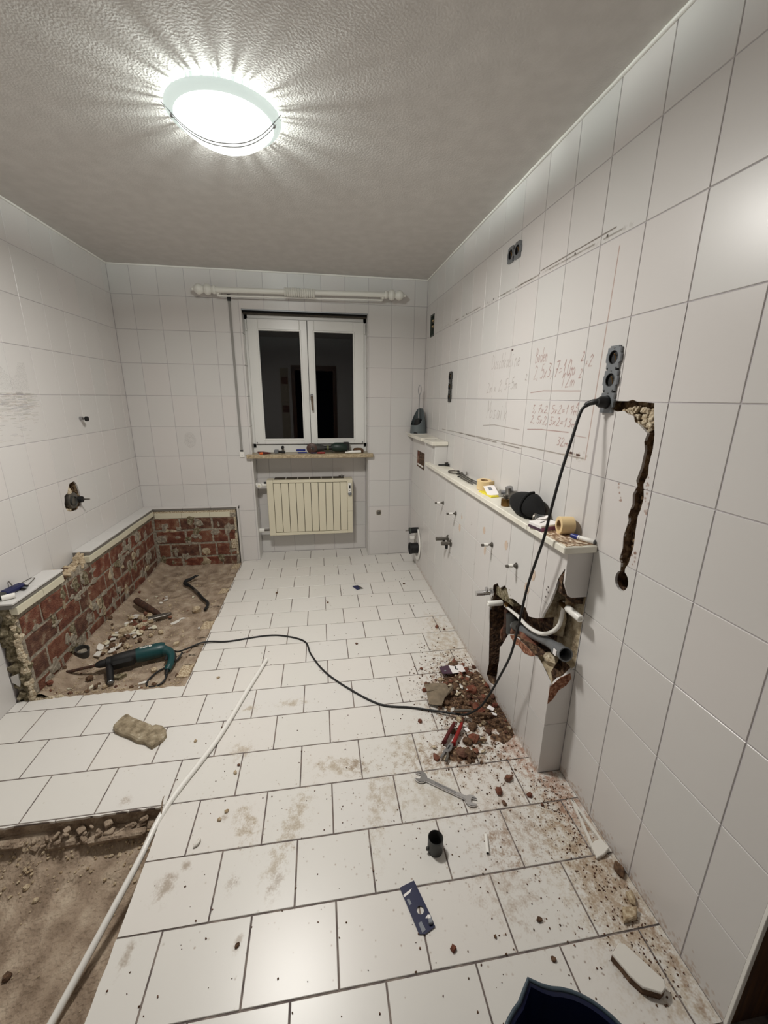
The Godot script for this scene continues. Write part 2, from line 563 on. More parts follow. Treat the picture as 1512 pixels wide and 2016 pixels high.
func wall_marks() -> Image:
	rng.seed = 11
	var img := Image.create(2048, 2048, false, Image.FORMAT_RGB8)
	img.fill(Color.WHITE)
	var ink := g3(150, 92, 84)
	var grey := g3(140, 124, 118)
	write(img, "Duschkabine", 1.50, 1.68, 0.075, 0.036, 0.0, grey, 0.20)
	write(img, "2m x 2,5=5m", 1.455, 1.555, 0.055, 0.042, 0.05, grey, 0.23)
	write(img, "2", 1.905, 1.61, 0.025, 0.02, 0.0, grey, 0.23)
	write(img, "Boden", 1.985, 1.68, 0.06, 0.024, 0.0, ink, 0.24)
	write(img, "2,5x3,7=10m", 1.985, 1.61, 0.06, 0.033, 0.02, ink, 0.29)
	write(img, "2", 2.325, 1.662, 0.035, 0.02, 0.0, ink, 0.29)
	write(img, "+2", 2.352, 1.64, 0.042, 0.026, 0.0, ink, 0.26)
	write(img, "12m", 2.21, 1.572, 0.052, 0.036, 0.0, ink, 0.26)
	write(img, "2", 2.325, 1.605, 0.028, 0.02, 0.0, ink, 0.26)
	line(img, wpx(1.97, 1.552), wpx(2.08, 1.560), 0.9, ink, 0.23)
	line(img, wpx(2.08, 1.560), wpx(2.35, 1.556), 0.9, ink, 0.23)
	write(img, "Mosaik", 1.475, 1.415, 0.095, 0.054, 0.0, grey, 0.23)
	line(img, wpx(1.432, 1.369), wpx(1.60, 1.383), 0.9, grey, 0.26)
	line(img, wpx(1.60, 1.383), wpx(1.90, 1.379), 0.9, grey, 0.26)
	write(img, "3,7x2,5x2=19m", 2.0, 1.465, 0.034, 0.031, 0.01, ink, 0.27)
	write(img, "2", 2.335, 1.495, 0.016, 0.012, 0.0, ink, 0.26)
	write(img, "2,5x2,5x2=13m", 1.998, 1.42, 0.033, 0.031, 0.0, ink, 0.26)
	line(img, wpx(1.975, 1.387), wpx(2.10, 1.396), 0.9, ink, 0.26)
	line(img, wpx(2.10, 1.396), wpx(2.304, 1.400), 0.9, ink, 0.26)
	line(img, wpx(2.335, 1.392), wpx(2.42, 1.390), 0.7, ink, 0.17)
	write(img, "32m", 2.232, 1.343, 0.034, 0.032, 0.0, ink, 0.29)
	# grime where a wall cabinet hung
	for i in 240:
		var t := rng.randf()
		var z := lerpf(0.42, 2.5, t)
		var y := 2.05 - 0.006 * t + rng.randf_range(-0.006, 0.004)
		dab(img, wpx(z, y).x, wpx(z, y).y, rng.randf_range(1.0, 3.2), g3(120, 110, 96), 0.12 * (1.0 - absf(t - 0.45)))
	for i in 20:
		var z := rng.randf_range(0.6, 2.42)
		line(img, wpx(z, 2.046), wpx(z + rng.randf_range(0.03, 0.12), 2.046), 1.4, g3(110, 100, 88), 0.2)
	line(img, wpx(1.95, 2.058), wpx(2.42, 2.062), 1.0, g3(110, 100, 90), 0.5)
	for z in [1.02, 1.45, 1.94, 2.2, 2.38]:
		dab(img, wpx(z, 2.05).x, wpx(z, 2.05).y, 2.2, g3(60, 52, 44), 0.9)
	# faded outline of the shelf below the writing
	line(img, wpx(0.6, 1.285), wpx(2.42, 1.313), 1.2, g3(150, 140, 130), 0.35)
	for i in 50:
		var z := rng.randf_range(0.9, 1.9)
		line(img, wpx(z, 1.29), wpx(z + 0.05, 1.292), 1.5, g3(130, 122, 114), 0.12)
	line(img, wpx(2.43, 1.31), wpx(2.45, 2.0), 1.0, g3(196, 160, 148), 0.45)
	line(img, wpx(2.475, 1.5), wpx(2.47, 1.04), 3.5, g3(170, 164, 166), 0.28)
	for p in [[2.332, 1.324], [2.375, 1.322], [1.73, 1.76]]:
		line(img, wpx(p[0], p[1]), wpx(p[0] + 0.018, p[1]), 2.0, g3(70, 40, 34), 0.9)
	cloud(img, wpx(2.36, 1.315), 22, 5, 0.0, 40, g3(196, 178, 150), 1, 3, 0.25)
	# dust rising from the floor and soot round the pit of the low wall
	for i in 1500:
		var z := rng.randf_range(0.3, 3.3)
		var y := absf(rng.randfn()) * 0.02
		dab(img, wpx(z, y).x, wpx(z, y).y, rng.randf_range(1, 3), g3(178, 140, 112), 0.22)
	for p in [[2.08, .86], [1.62, .82], [1.44, .81], [2.45, .67], [2.16, .66], [1.3, .75], [1.7, .6]]:
		cloud(img, wpx(p[0], p[1]), 4, 5, 0, 4, g3(110, 84, 66), 0.8, 1.6, 0.7)
	for p in [[2.458, .815], [2.462, .795], [2.45, .8], [2.45, .77]]:
		dab(img, wpx(p[0], p[1]).x, wpx(p[0], p[1]).y, 2.0, g3(50, 34, 30), 0.9)
	# rusty dribbles beside the chase
	for p in [[2.63, 1.24], [2.74, 1.28], [2.745, 1.22], [2.74, 1.05]]:
		cloud(img, wpx(p[0], p[1]), 3, 9, 0.2, 6, g3(150, 96, 74), 1, 2.5, 0.6)
	return img

func fpx(x: float, z: float) -> Vector2:
	return Vector2(x, z) * 512.0

func smear(img: Image, x: float, z: float, sx: float, sz: float, ang: float, c: Color, a: float, cut := 0.0) -> void:
	var n := 2048
	var p := fpx(x, z)
	var f: FastNoiseLite = cache.fn
	var R := int(maxf(sx, sz) * 512.0 * 2.2)
	for j in range(-R, R + 1):
		for i in range(-R, R + 1):
			var q := Vector2(i, j).rotated(-ang) / 512.0
			var d := pow(q.x / sx, 2) + pow(q.y / sz, 2)
			if d > 4.5:
				continue
			var X := int(p.x) + i
			var Y := int(p.y) + j
			var v := f.get_noise_2d(X * 1.6, Y * 1.6) * 0.8 + 0.55 * f.get_noise_2d(X * 8.0 + 500, Y * 8.0) + 0.85 * exp(-d * 0.8) - 0.32 - cut
			var k := clampf(v * 1.15, 0.0, 1.0) * a * 0.8 * minf(1.0, 1.6 * exp(-d * 0.6))
			if k > 0.01:
				var px := posmod(X, n)
				var py := posmod(Y, n)
				img.set_pixel(px, py, img.get_pixel(px, py).lerp(c, k))

func floor_dirt() -> Image:
	rng.seed = 23
	var img := Image.create(2048, 2048, false, Image.FORMAT_RGB8)
	img.fill(Color.WHITE)
	var tan := g3(206, 188, 164)
	var brown := g3(150, 116, 90)
	var dark := g3(104, 74, 54)
	var red := g3(168, 116, 94)
	# dust along the right wall and round the debris pile
	smear(img, -0.20, 1.60, 0.13, 0.24, 0.1, tan, 0.75)
	smear(img, -0.20, 1.32, 0.07, 0.14, 0.0, tan, 0.6)
	smear(img, -0.09, 2.95, 0.12, 0.32, -0.08, tan, 0.95, -0.2)
	smear(img, -0.06, 2.66, 0.06, 0.17, 0.0, red, 0.7, -0.1)
	smear(img, -0.10, 2.98, 0.08, 0.18, 0.0, brown, 0.45)
	smear(img, -0.03, 3.0, 0.012, 0.5, 0.0, brown, 0.6, -0.2)
	smear(img, -0.27, 2.05, 0.17, 0.28, 0.1, brown, 0.85, -0.1)
	smear(img, -0.26, 2.08, 0.12, 0.24, 0.1, dark, 0.85)
	smear(img, -0.40, 2.42, 0.16, 0.06, 0.1, dark, 0.8)
	smear(img, -0.40, 2.44, 0.22, 0.09, 0.1, brown, 0.6)
	smear(img, -0.15, 2.40, 0.07, 0.18, -0.2, red, 0.75, -0.1)
	smear(img, -0.30, 2.72, 0.16, 0.20, 0.0, brown, 0.5, 0.15)
	smear(img, -0.42, 2.92, 0.12, 0.14, 0.0, brown, 0.42, 0.2)
	smear(img, -0.36, 2.80, 0.05, 0.06, 0.0, brown, 0.5, 0.05)
	# trodden stains and foot marks
	for q in [[-0.93, 2.40, 0.11, 0.04, 0.15, 0.7], [-1.285, 2.60, 0.035, 0.075, -0.3, 0.8], [-1.11, 2.62, 0.04, 0.13, 0.35, 0.7], [-1.165, 2.75, 0.03, 0.06, 0.3, 0.5], [-1.15, 1.99, 0.07, 0.025, 0.0, 0.7], [-1.36, 2.0, 0.035, 0.022, 0.0, 0.7], [-0.61, 2.36, 0.09, 0.09, 0.3, 0.55], [-0.80, 2.60, 0.03, 0.16, 0.1, 0.5], [-1.36, 2.26, 0.05, 0.04, 0.5, 0.6], [-0.74, 2.55, 0.06, 0.09, 0.0, 0.45], [-0.55, 2.58, 0.12, 0.12, 0.0, 0.4]]:
		smear(img, q[0], q[1], q[2], q[3], q[4], g3(178, 158, 130), q[5], 0.02)
	for q in [[-1.507, 2.767, 0.024, 0.036], [-1.461, 2.714, 0.012, 0.012], [-1.766, 2.436, 0.016, 0.014], [-1.554, 2.931, 0.012, 0.03], [-1.16, 2.812, 0.016, 0.04], [-1.298, 2.791, 0.014, 0.022], [-0.86, 2.41, 0.04, 0.025], [-1.37, 2.56, 0.012, 0.010], [-1.25, 2.95, 0.008, 0.018]]:
		smear(img, q[0], q[1], q[2], q[3], 0.3, g3(146, 124, 104), 0.6, -0.2)
	cloud(img, fpx(-1.5, 2.3), 150, 190, 0.0, 260, g3(200, 190, 170), 0.7, 1.6, 0.3)
	cloud(img, fpx(-0.9, 1.2), 260, 260, 0.0, 120, g3(190, 170, 140), 0.7, 1.6, 0.35)
	cloud(img, fpx(-0.65, 2.6), 170, 150, 0.0, 480, g3(150, 116, 94), 0.6, 1.5, 0.45)
	cloud(img, fpx(-0.15, 2.9), 50, 110, 0.0, 500, g3(120, 84, 64), 0.6, 1.5, 0.5)
	return img

# ---------------------------------------------------------------- tiling
# Tiles on a plane: columns at u-lines, rows at v-lines, cut round the holes. frame: local Z is the outward normal.
func tiles(parent: Node3D, frame: Transform3D, us: Array, vs: Array, holes: Array, jt: float, th: float, mats: Array, called := "tile", bond := 0.0) -> void:
	for r in vs.size() - 1:
		for c in us.size() - 1:
			var off := bond if r % 2 == 1 else 0.0
			var p := rect(us[c] + off + jt / 2, vs[r] + jt / 2, us[c + 1] + off - jt / 2, vs[r + 1] - jt / 2)
			cell(parent, frame, p, holes, th, mats, called)

func bbox(p: PackedVector2Array) -> Rect2:
	var b := Rect2(p[0], Vector2.ZERO)
	for q in p:
		b = b.expand(q)
	return b

func cell(parent: Node3D, frame: Transform3D, p: PackedVector2Array, holes: Array, th: float, mats: Array, called: String) -> void:
	var m: Material = mats[rng.randi() % mats.size()]
	var b := bbox(p)
	var hit := []
	for h in holes:
		if b.intersects(bbox(h)):
			hit.append(h)
	if hit.is_empty():
		var key := "t%.4f,%.4f,%.4f" % [b.size.x, b.size.y, th]
		if not cache.has(key):
			var s := ST()
			prism(s, rect(-b.size.x / 2, -b.size.y / 2, b.size.x / 2, b.size.y / 2), -th, 0, Transform3D(), 0.0012)
			cache[key] = fin(s)
		part(called, cache[key], m, parent, frame * at(b.get_center().x, b.get_center().y, 0))
		return
	var pieces := [p]
	for h in hit:
		var nxt := []
		for q in pieces:
			var parts := [q]
			var hb := bbox(h)
			var qb := bbox(q)
			if qb.encloses(hb):
				var x := hb.get_center().x
				parts = Geometry2D.intersect_polygons(q, rect(qb.position.x - 1, qb.position.y - 1, x, qb.end.y + 1)) + Geometry2D.intersect_polygons(q, rect(x, qb.position.y - 1, qb.end.x + 1, qb.end.y + 1))
			for w in parts:
				for o in Geometry2D.clip_polygons(w, h):
					nxt.append(o)
		pieces = nxt
	for q in pieces:
		var qb := bbox(q)
		if qb.size.x < 0.004 or qb.size.y < 0.004:
			continue
		var c := qb.get_center()
		var s := ST()
		var loc := PackedVector2Array()
		for v in q:
			loc.append(v - c)
		prism(s, loc, -th, 0)
		part(called, fin(s), m, parent, frame * at(c.x, c.y, 0))

func steps(a: float, step: float, lo: float, hi: float, skip := 0.03) -> Array:
	var o := [lo]
	var n := int(ceil((lo - a) / step))
	while a + step * n < hi - skip:
		var v := a + step * n
		if v > lo + skip:
			o.append(v)
		n += 1
	o.append(hi)
	return o

func csg_cut(root: Node3D, called: String, poly: PackedVector2Array, frame: Transform3D, depth: float, m: Material) -> void:
	# removes poly (in the frame's XY) from the surface to that depth
	var c := CSGPolygon3D.new()
	c.name = called
	c.operation = CSGShape3D.OPERATION_SUBTRACTION
	c.polygon = ccw(poly)
	c.mode = CSGPolygon3D.MODE_DEPTH
	c.depth = depth + 0.02
	c.transform = frame * at(0, 0, 0.02)
	c.material = m
	root.add_child(c, true)

func csg_box(called: String, lo: Vector3, hi: Vector3, m: Material, parent: Node3D) -> CSGBox3D:
	var c := CSGBox3D.new()
	c.name = called
	c.size = hi - lo
	c.position = (lo + hi) / 2
	c.material = m
	parent.add_child(c, true)
	return c

# ---------------------------------------------------------------- the room
var RW := Transform3D(Basis(Vector3(0, 0, 1), Vector3(0, 1, 0), Vector3(-1, 0, 0)), Vector3.ZERO)       # right wall: u = z
var LW := Transform3D(Basis(Vector3(0, 0, -1), Vector3(0, 1, 0), Vector3(1, 0, 0)), Vector3(XL, 0, 0))  # left wall: u = -z
var BW := Transform3D(Basis(), Vector3(0, 0, -0.015))                                                       # back wall: u = x
var FL := Transform3D(Basis(Vector3(1, 0, 0), Vector3(0, 0, -1), Vector3(0, 1, 0)), Vector3.ZERO)       # floor: u = x, v = -z
var HW := Transform3D(Basis(Vector3(0, 0, 1), Vector3(0, 1, 0), Vector3(-1, 0, 0)), Vector3(-0.1, 0, 0)) # low wall front
var rows := [0.0, 0.243, 0.4984, 0.7538, 1.0092, 1.2646, 1.52, 1.7754, 2.0308, 2.2862, 2.5]

func vz(a: Array) -> PackedVector2Array:
	var o := PackedVector2Array()
	for p in a:
		o.append(Vector2(p[0], p[1]))
	return o

var chase: PackedVector2Array
var bore: PackedVector2Array
var break_front: PackedVector2Array
var break_end: PackedVector2Array
var tap_hole: PackedVector2Array

func make_holes() -> void:
	rng.seed = 5
	chase = vz([[2.53, 1.522], [2.60, 1.522], [2.62, 1.527], [2.64, 1.521], [2.708, 1.518], [2.713, 1.49], [2.712, 1.43], [2.716, 1.39], [2.712, 1.34], [2.716, 1.31], [2.705, 1.28], [2.716, 1.24], [2.712, 1.20], [2.706, 1.18], [2.708, 1.13], [2.712, 1.08], [2.704, 1.05], [2.700, 1.02], [2.690, 1.0], [2.690, 0.99], [2.694, 0.972],
		[2.672, 0.972], [2.668, 1.005], [2.658, 1.02], [2.664, 1.06], [2.662, 1.10], [2.668, 1.13], [2.672, 1.155], [2.666, 1.17], [2.676, 1.21], [2.67, 1.24], [2.682, 1.27], [2.674, 1.285], [2.684, 1.33], [2.686, 1.38], [2.678, 1.405], [2.684, 1.43], [2.66, 1.455], [2.645, 1.46], [2.635, 1.478], [2.61, 1.482], [2.59, 1.492], [2.56, 1.488], [2.53, 1.495]])
	for i in chase.size():
		if chase[i].y < 1.455:
			chase[i].x += 0.018 + (0.004 if chase[i].y < 1.06 else 0.0)
	bore = circle(0.03, 18, Vector2(2.706, 0.952), 0.034)
	break_front = vz([[1.975, 0.592], [2.02, 0.625], [2.05, 0.612], [2.098, 0.65], [2.125, 0.645], [2.155, 0.61], [2.195, 0.628], [2.25, 0.632], [2.31, 0.645], [2.344, 0.621], [2.40, 0.645], [2.441, 0.669], [2.452, 0.70], [2.467, 0.731], [2.482, 0.76], [2.49, 0.79], [2.502, 0.822], [2.515, 0.878], [2.545, 0.93], [2.57, 0.93],
		[2.57, 0.43], [2.545, 0.445], [2.478, 0.474], [2.43, 0.485], [2.331, 0.478], [2.28, 0.47], [2.232, 0.462], [2.187, 0.436], [2.165, 0.40], [2.147, 0.366], [2.125, 0.33], [2.112, 0.318], [2.117, 0.234], [2.110, 0.18], [2.106, 0.10], [2.08, 0.052], [2.02, 0.045], [1.99, 0.06], [2.004, 0.136], [1.988, 0.241], [1.975, 0.33], [1.962, 0.408], [1.955, 0.47], [1.972, 0.53]])
	break_end = vz([[-0.106, 0.93], [-0.10, 0.878], [-0.077, 0.824], [-0.06, 0.815], [-0.002, 0.815], [-0.002, 0.515], [-0.02, 0.50], [-0.045, 0.47], [-0.07, 0.462], [-0.10, 0.425], [-0.108, 0.42]])
	tap_hole = jagged([Vector2(-0.93, 0.985), Vector2(-0.985, 0.978), Vector2(-1.02, 0.93), Vector2(-1.06, 0.915), Vector2(-1.075, 0.87), Vector2(-1.06, 0.82), Vector2(-0.98, 0.80), Vector2(-0.91, 0.815), Vector2(-0.89, 0.87), Vector2(-0.90, 0.93)], 0.022, 0.006)

func build_shell() -> void:
	rng.seed = 77
	# ceiling
	var ce := struct("ceiling", "white rough-plastered ceiling", "ceiling")
	part("slab", bx(XL - 0.25, HC, -0.4, 0.6, HC + 0.2, 5.4, 0.0), M.ceiling, ce)
	for k in 3:
		var t := struct("trim_%d" % (k + 1), ["thin white bead of filler along the ceiling above the window wall", "thin white bead of filler along the ceiling above the right wall", "thin white bead of filler along the ceiling above the left wall"][k], "trim")
		var a: Vector3 = [Vector3(XL, HC - 0.004, -0.012), Vector3(-0.004, HC - 0.004, 0), Vector3(XL + 0.004, HC - 0.004, 0)][k]
		var b: Vector3 = [Vector3(0, HC - 0.004, -0.012), Vector3(-0.004, HC - 0.004, ZF), Vector3(XL + 0.004, HC - 0.004, ZF)][k]
		var pts := []
		for i in 30:
			pts.append(a.lerp(b, i / 29.0) + Vector3(rng.randf_range(-1, 1), rng.randf_range(-1, 1), rng.randf_range(-1, 1)) * 0.0008)
		part("bead", tubem(pts, 0.0065, 6), M.caulk, t)
	# right wall
	var w := struct("wall_right", "right-hand wall of white glazed tiles with pencil sums, sockets and a hacked-out cable chase", "wall")
	var body := csg_box("wall_body", Vector3(0.0022, -0.2, -0.4), Vector3(0.25, HC, 3.298), M.grout, w)
	var rel := RW
	rel.origin = -body.position
	csg_cut(body, "chase", chase, rel, 0.034, M.brown_dirt)
	csg_cut(body, "bore", bore, rel, 0.12, M.dark_dirt)
	var jb := rect(0.115, 2.02, 0.24, 2.195)
	csg_cut(body, "box_recess", jb, rel, 0.06, M.void)
	tiles(w, RW, steps(2.7585, 0.205, -0.015, 3.30), rows, [chase, bore, jb], 0.0032, 0.009, M.rtile)
	# chipped plaster beside the chase
	var s := ST()
	flat(s)
	for i in 46:
		var z := rng.randf_range(2.575, 2.705)
		var low := lerpf(1.485, 1.43, clampf((z - 2.56) / 0.12, 0, 1))
		var y := rng.randf_range(low + 0.004, 1.498)
		box(s, Vector3(0.012, rng.randf_range(0.008, 0.022), rng.randf_range(0.012, 0.03)), rot(rng.randf_range(-50, 20), rng.randf_range(-20, 20), rng.randf_range(-25, 25), Vector3(0.012 + rng.randf_range(0, 0.006), y, z)), 0.002)
	part("broken_plaster", fin(s), M.chip_plaster, w)
	part("chase_rubble", _rubble_strip(), M.brown_dirt, w)
	part("corner_edge", bx(-0.001, 0, 3.298, 0.011, HC, 3.306, 0.001), M.caulk, w)
	part("reveal_lining", bx(0.011, 0, 3.296, 0.25, HC, 3.302, 0.0), M.brown_wood, w)
	# left wall
	w = struct("wall_left", "left-hand wall of white glazed tiles above the tub surround", "wall")
	body = csg_box("wall_body", Vector3(XL - 0.25, -0.2, -0.4), Vector3(XL - 0.0022, HC, ZF + 0.3), M.grout, w)
	rel = LW
	rel.origin = Vector3(XL, 0, 0) - body.position
	csg_cut(body, "tap_recess", tap_hole, rel, 0.05, M.brown_dirt)
	var us := []
	for z in steps(0.07, 0.205, -0.015, ZF):
		us.append(-z)
	us.reverse()
	tiles(w, LW, us, rows, [tap_hole, rect(-1.79, -0.3, 0.2, 0.5)], 0.0032, 0.009, M.tile)
	build_tile_picture(w)
	# back wall with window opening and radiator niche
	w = struct("wall_back", "back wall of white glazed tiles around the window and the radiator niche", "wall")
	var bz := -0.015
	for b in [[XL - 0.25, -0.2, -1.579, HC, -0.45], [-0.516, -0.2, 0.25, HC, -0.45], [-1.579, 2.219, -0.516, HC, -0.09]]:
		part("wall_body", bx(b[0], b[1], b[4], b[2], b[3], bz - 0.0022, 0.0), M.grout, w)
	part("wall_body", bx(-1.579, -0.2, -0.45, -0.516, 0.99, -0.2172, 0.0), M.grout, w)
	part("lintel", bx(-1.579, 2.232, -0.45, -0.516, HC, -0.09, 0.0), M.plaster, w)
	var bus := [XL, -2.389, -2.19, -1.989, -1.788, -1.587, -1.386, -1.186, -1.054, -0.916, -0.716, -0.515, -0.313, -0.112, 0.0]
	var hole := rect(-1.57, -0.1, -0.525, 2.21)
	tiles(w, BW, bus, rows, [hole, rect(XL - 0.1, -0.1, -1.735, 0.52)], 0.0032, 0.009, M.tile)
	var nrows := [0.0, 0.252, 0.503, 0.762, 0.985]
	tiles(w, at(0, 0, -0.215), [-1.57, -1.455, -1.25, -1.05, -0.848, -0.647, -0.525], nrows, [], 0.0032, 0.009, M.tile)
	# reveals
	var rl := Transform3D(Basis(Vector3(0, 0, -1), Vector3(0, 1, 0), Vector3(1, 0, 0)), Vector3(-1.57, 0, 0))
	var rr := Transform3D(Basis(Vector3(0, 0, 1), Vector3(0, 1, 0), Vector3(-1, 0, 0)), Vector3(-0.525, 0, 0))
	tiles(w, rl, [0.016, 0.212], nrows, [], 0.0032, 0.009, M.tile)
	tiles(w, rr, [-0.212, -0.016], nrows, [], 0.0032, 0.009, M.tile)
	tiles(w, rl, [0.016, 0.20], [1.02, 1.2646, 1.52, 1.7754, 2.0308, 2.21], [], 0.0032, 0.009, M.tile)
	tiles(w, rr, [-0.20, -0.016], [1.02, 1.2646, 1.52, 1.7754, 2.0308, 2.21], [], 0.0032, 0.009, M.tile)
	part("edge_bead", bx(-1.572, 2.204, -0.02, -0.523, 2.214, -0.012, 0.001), M.zinc, w)
	part("rose_print", _rose_patch(), M.faded, w)
	# front wall behind the camera, with the doorway the picture is taken from
	w = struct("wall_front", "white wall with the doorway opposite the window", "wall")
	for b in [[XL - 0.25, 0, -1.40, HC], [-0.66, 0, 0.25, HC], [-1.40, 2.02, -0.66, HC]]:
		part("wall_body", bx(b[0], b[1], ZF, b[2], b[3], ZF + 0.14, 0.0), M.dark_wall, w)
	part("bare_brick", bx(-1.62, 0, ZF - 0.006, -1.48, 2.0, ZF + 0.002, 0.001), M.mortar, w)
	for y in [1.24, 1.73]:
		part("brick", bx(-1.60, y, ZF - 0.012, -1.49, y + 0.12, ZF, 0.002), M.brick[2], w)
	var d := struct("door_1", "dark brown wooden door frame opposite the window", "door frame")
	for b in [[-1.43, 0, -1.36, 2.02], [-0.70, 0, -0.63, 2.02], [-1.43, 1.96, -0.63, 2.05]]:
		part("frame_board", bx(b[0], b[1], ZF - 0.02, b[2], b[3], ZF + 0.15, 0.004), M.brown_wood, d)
	var hall := struct("wall_hall", "dark hallway walls beyond the doorway", "wall")
	part("wall_body", bx(XL, -0.2, 5.2, 0.6, HC, 5.3, 0.0), M.void, hall)
	part("wall_body", bx(-1.9, -0.2, ZF + 0.14, -1.8, HC, 5.2, 0.0), M.void, hall)
	part("wall_body", bx(-0.1, -0.2, ZF + 0.14, 0.0, HC, 5.2, 0.0), M.void, hall)
	# dark recess past the end of the right wall
	d = struct("wall_recess", "dark recess with a brown board past the near end of the right wall", "recess")
	part("back", bx(0.45, -0.2, 3.3, 0.5, HC, ZF + 0.2, 0.0), M.void, d)
	part("board", bx(0.10, 0.13, 3.32, 0.13, HC, ZF, 0.003), M.brown_wood, d)
	part("floor_board", bx(0.02, -0.2, 3.306, 0.45, -0.02, ZF + 0.2, 0.0), M.void, d)

func _rubble_strip() -> ArrayMesh:
	var s := ST()
	for i in 90:
		var y := rng.randf_range(0.99, 1.48)
		var r := rng.randf_range(0.004, 0.010)
		var z := 2.708 + rng.randf_range(-0.012, 0.012) - (0.006 if y < 1.15 else 0.0)
		box(s, Vector3(r * 1.4, r * rng.randf_range(1.5, 3.5), r * 1.5), rot(rng.randf() * 90, rng.randf() * 90, rng.randf() * 90, Vector3(0.032, y, z)), r * 0.3)
	return fin(s)

# faded transfer picture on the left wall and a rose on the back wall: thin print on the glaze
func build_tile_picture(w: Node3D) -> void:
	rng.seed = 91
	var img := Image.create(256, 256, false, Image.FORMAT_RGBA8)
	img.fill(Color(0.86, 0.85, 0.82, 0.0))
	for i in 420:
		var x := rng.randf() * 216
		var y := 120 + absf(rng.randfn()) * 50
		var c: Color = [g3(150, 150, 170), g3(190, 186, 170), g3(176, 178, 160), g3(214, 190, 176)][rng.randi() % 4]
		for k in rng.randi_range(10, 40):
			var px := clampi(int(x + k), 0, 255)
			var py := clampi(int(y), 0, 255)
			img.set_pixel(px, py, Color(c.r, c.g, c.b, 0.34))
	for i in 5000:
		var x := rng.randf() * 200 + 16
		var y := rng.randf_range(30, 112)
		if y > 112 - (x - 20) * 0.5 + 30 * sin(x * 0.05) and x < 216:
			img.set_pixel(int(x), int(y), Color(0.62, 0.62, 0.62, 0.24))
	for i in 160:
		img.set_pixel(rng.randi_range(150, 180), rng.randi_range(116, 124), Color(0.45, 0.45, 0.46, 0.5))
	M.faded_pic = _print_mat(img)
	var rose := Image.create(128, 128, false, Image.FORMAT_RGBA8)
	rose.fill(Color(0.7, 0.7, 0.68, 0.0))
	for i in 1500:
		var a := rng.randf() * TAU
		var r := sqrt(rng.randf()) * 50
		var p := Vector2(64, 64) + Vector2(cos(a), sin(a) * 1.1) * r
		rose.set_pixel(int(p.x), clampi(int(p.y), 0, 127), Color(0.5, 0.48, 0.46, 0.30))
	for k in 5:
		for i in 60:
			var a := i / 60.0 * 4.5 + k
			var p := Vector2(64, 64) + Vector2(cos(a), sin(a)) * (10 + k * 9)
			rose.set_pixel(int(p.x), int(p.y), Color(0.4, 0.38, 0.36, 0.6))
	M.faded = _print_mat(rose)
	part("picture_print", _print_quad(Vector3(XL + 0.0006, 1.29, 1.55), Vector3(0, 0, -0.45), Vector3(0, 0.45, 0)), M.faded_pic, w)

func _print_mat(img: Image) -> StandardMaterial3D:
	var m := mat(Color.WHITE, 0.3)
	m.albedo_texture = ImageTexture.create_from_image(img)
	m.transparency = BaseMaterial3D.TRANSPARENCY_ALPHA
	return m

func _print_quad(o: Vector3, u: Vector3, v: Vector3) -> ArrayMesh:
	var s := ST()
	flat(s)
	var p := [o, o + u, o + u + v, o + v]
	var t := [Vector2(0, 1), Vector2(1, 1), Vector2(1, 0), Vector2(0, 0)]
	for i in [0, 2, 1, 0, 3, 2]:
		s.set_uv(t[i])
		s.add_vertex(p[i])
	return fin(s)

func _rose_patch() -> ArrayMesh:
	return _print_quad(Vector3(-2.15, 1.07, -0.0143), Vector3(0.13, 0, 0), Vector3(0, 0.16, 0))

func ground_tub(x: float, z: float) -> float:
	var n: float = cache.fn.get_noise_2d(x * 300, z * 300)
	var m: float = cache.fn.get_noise_2d(x * 60 + 90, z * 60)
	var y := -0.016 + 0.006 * n + 0.010 * m
	y += 0.05 * exp(-pow((x + 2.44) / 0.05, 2)) + 0.018 * exp(-pow((x + 2.28) / 0.12, 2) - pow((z - 1.15) / 0.22, 2))
	y += 0.02 * exp(-pow((z - 0.06) / 0.05, 2))
	if z > 1.73:
		y = maxf(y, lerpf(y, -0.009 + 0.005 * n, clampf((z - 1.73) / 0.02, 0, 1)))
	if x > -1.82:
		y = lerpf(y, -0.006 + 0.006 * n, clampf((x + 1.82) / 0.02, 0, 1))
	return y

func ground_shower(x: float, z: float) -> float:
	var n: float = cache.fn.get_noise_2d(x * 300, z * 300)
	var m: float = cache.fn.get_noise_2d(x * 70 + 30, z * 70)
	var y := -0.135 + 0.003 * n + 0.004 * m
	var d := z - 2.482
	y += (0.08 + 0.016 * m) * exp(-pow(maxf(d, 0.0) / 0.05, 2)) + (0.022 * n + 0.018) * exp(-pow((d - 0.10) / 0.06, 2))
	y += 0.1 * exp(-pow((x + 1.6) / 0.016, 2))
	return y

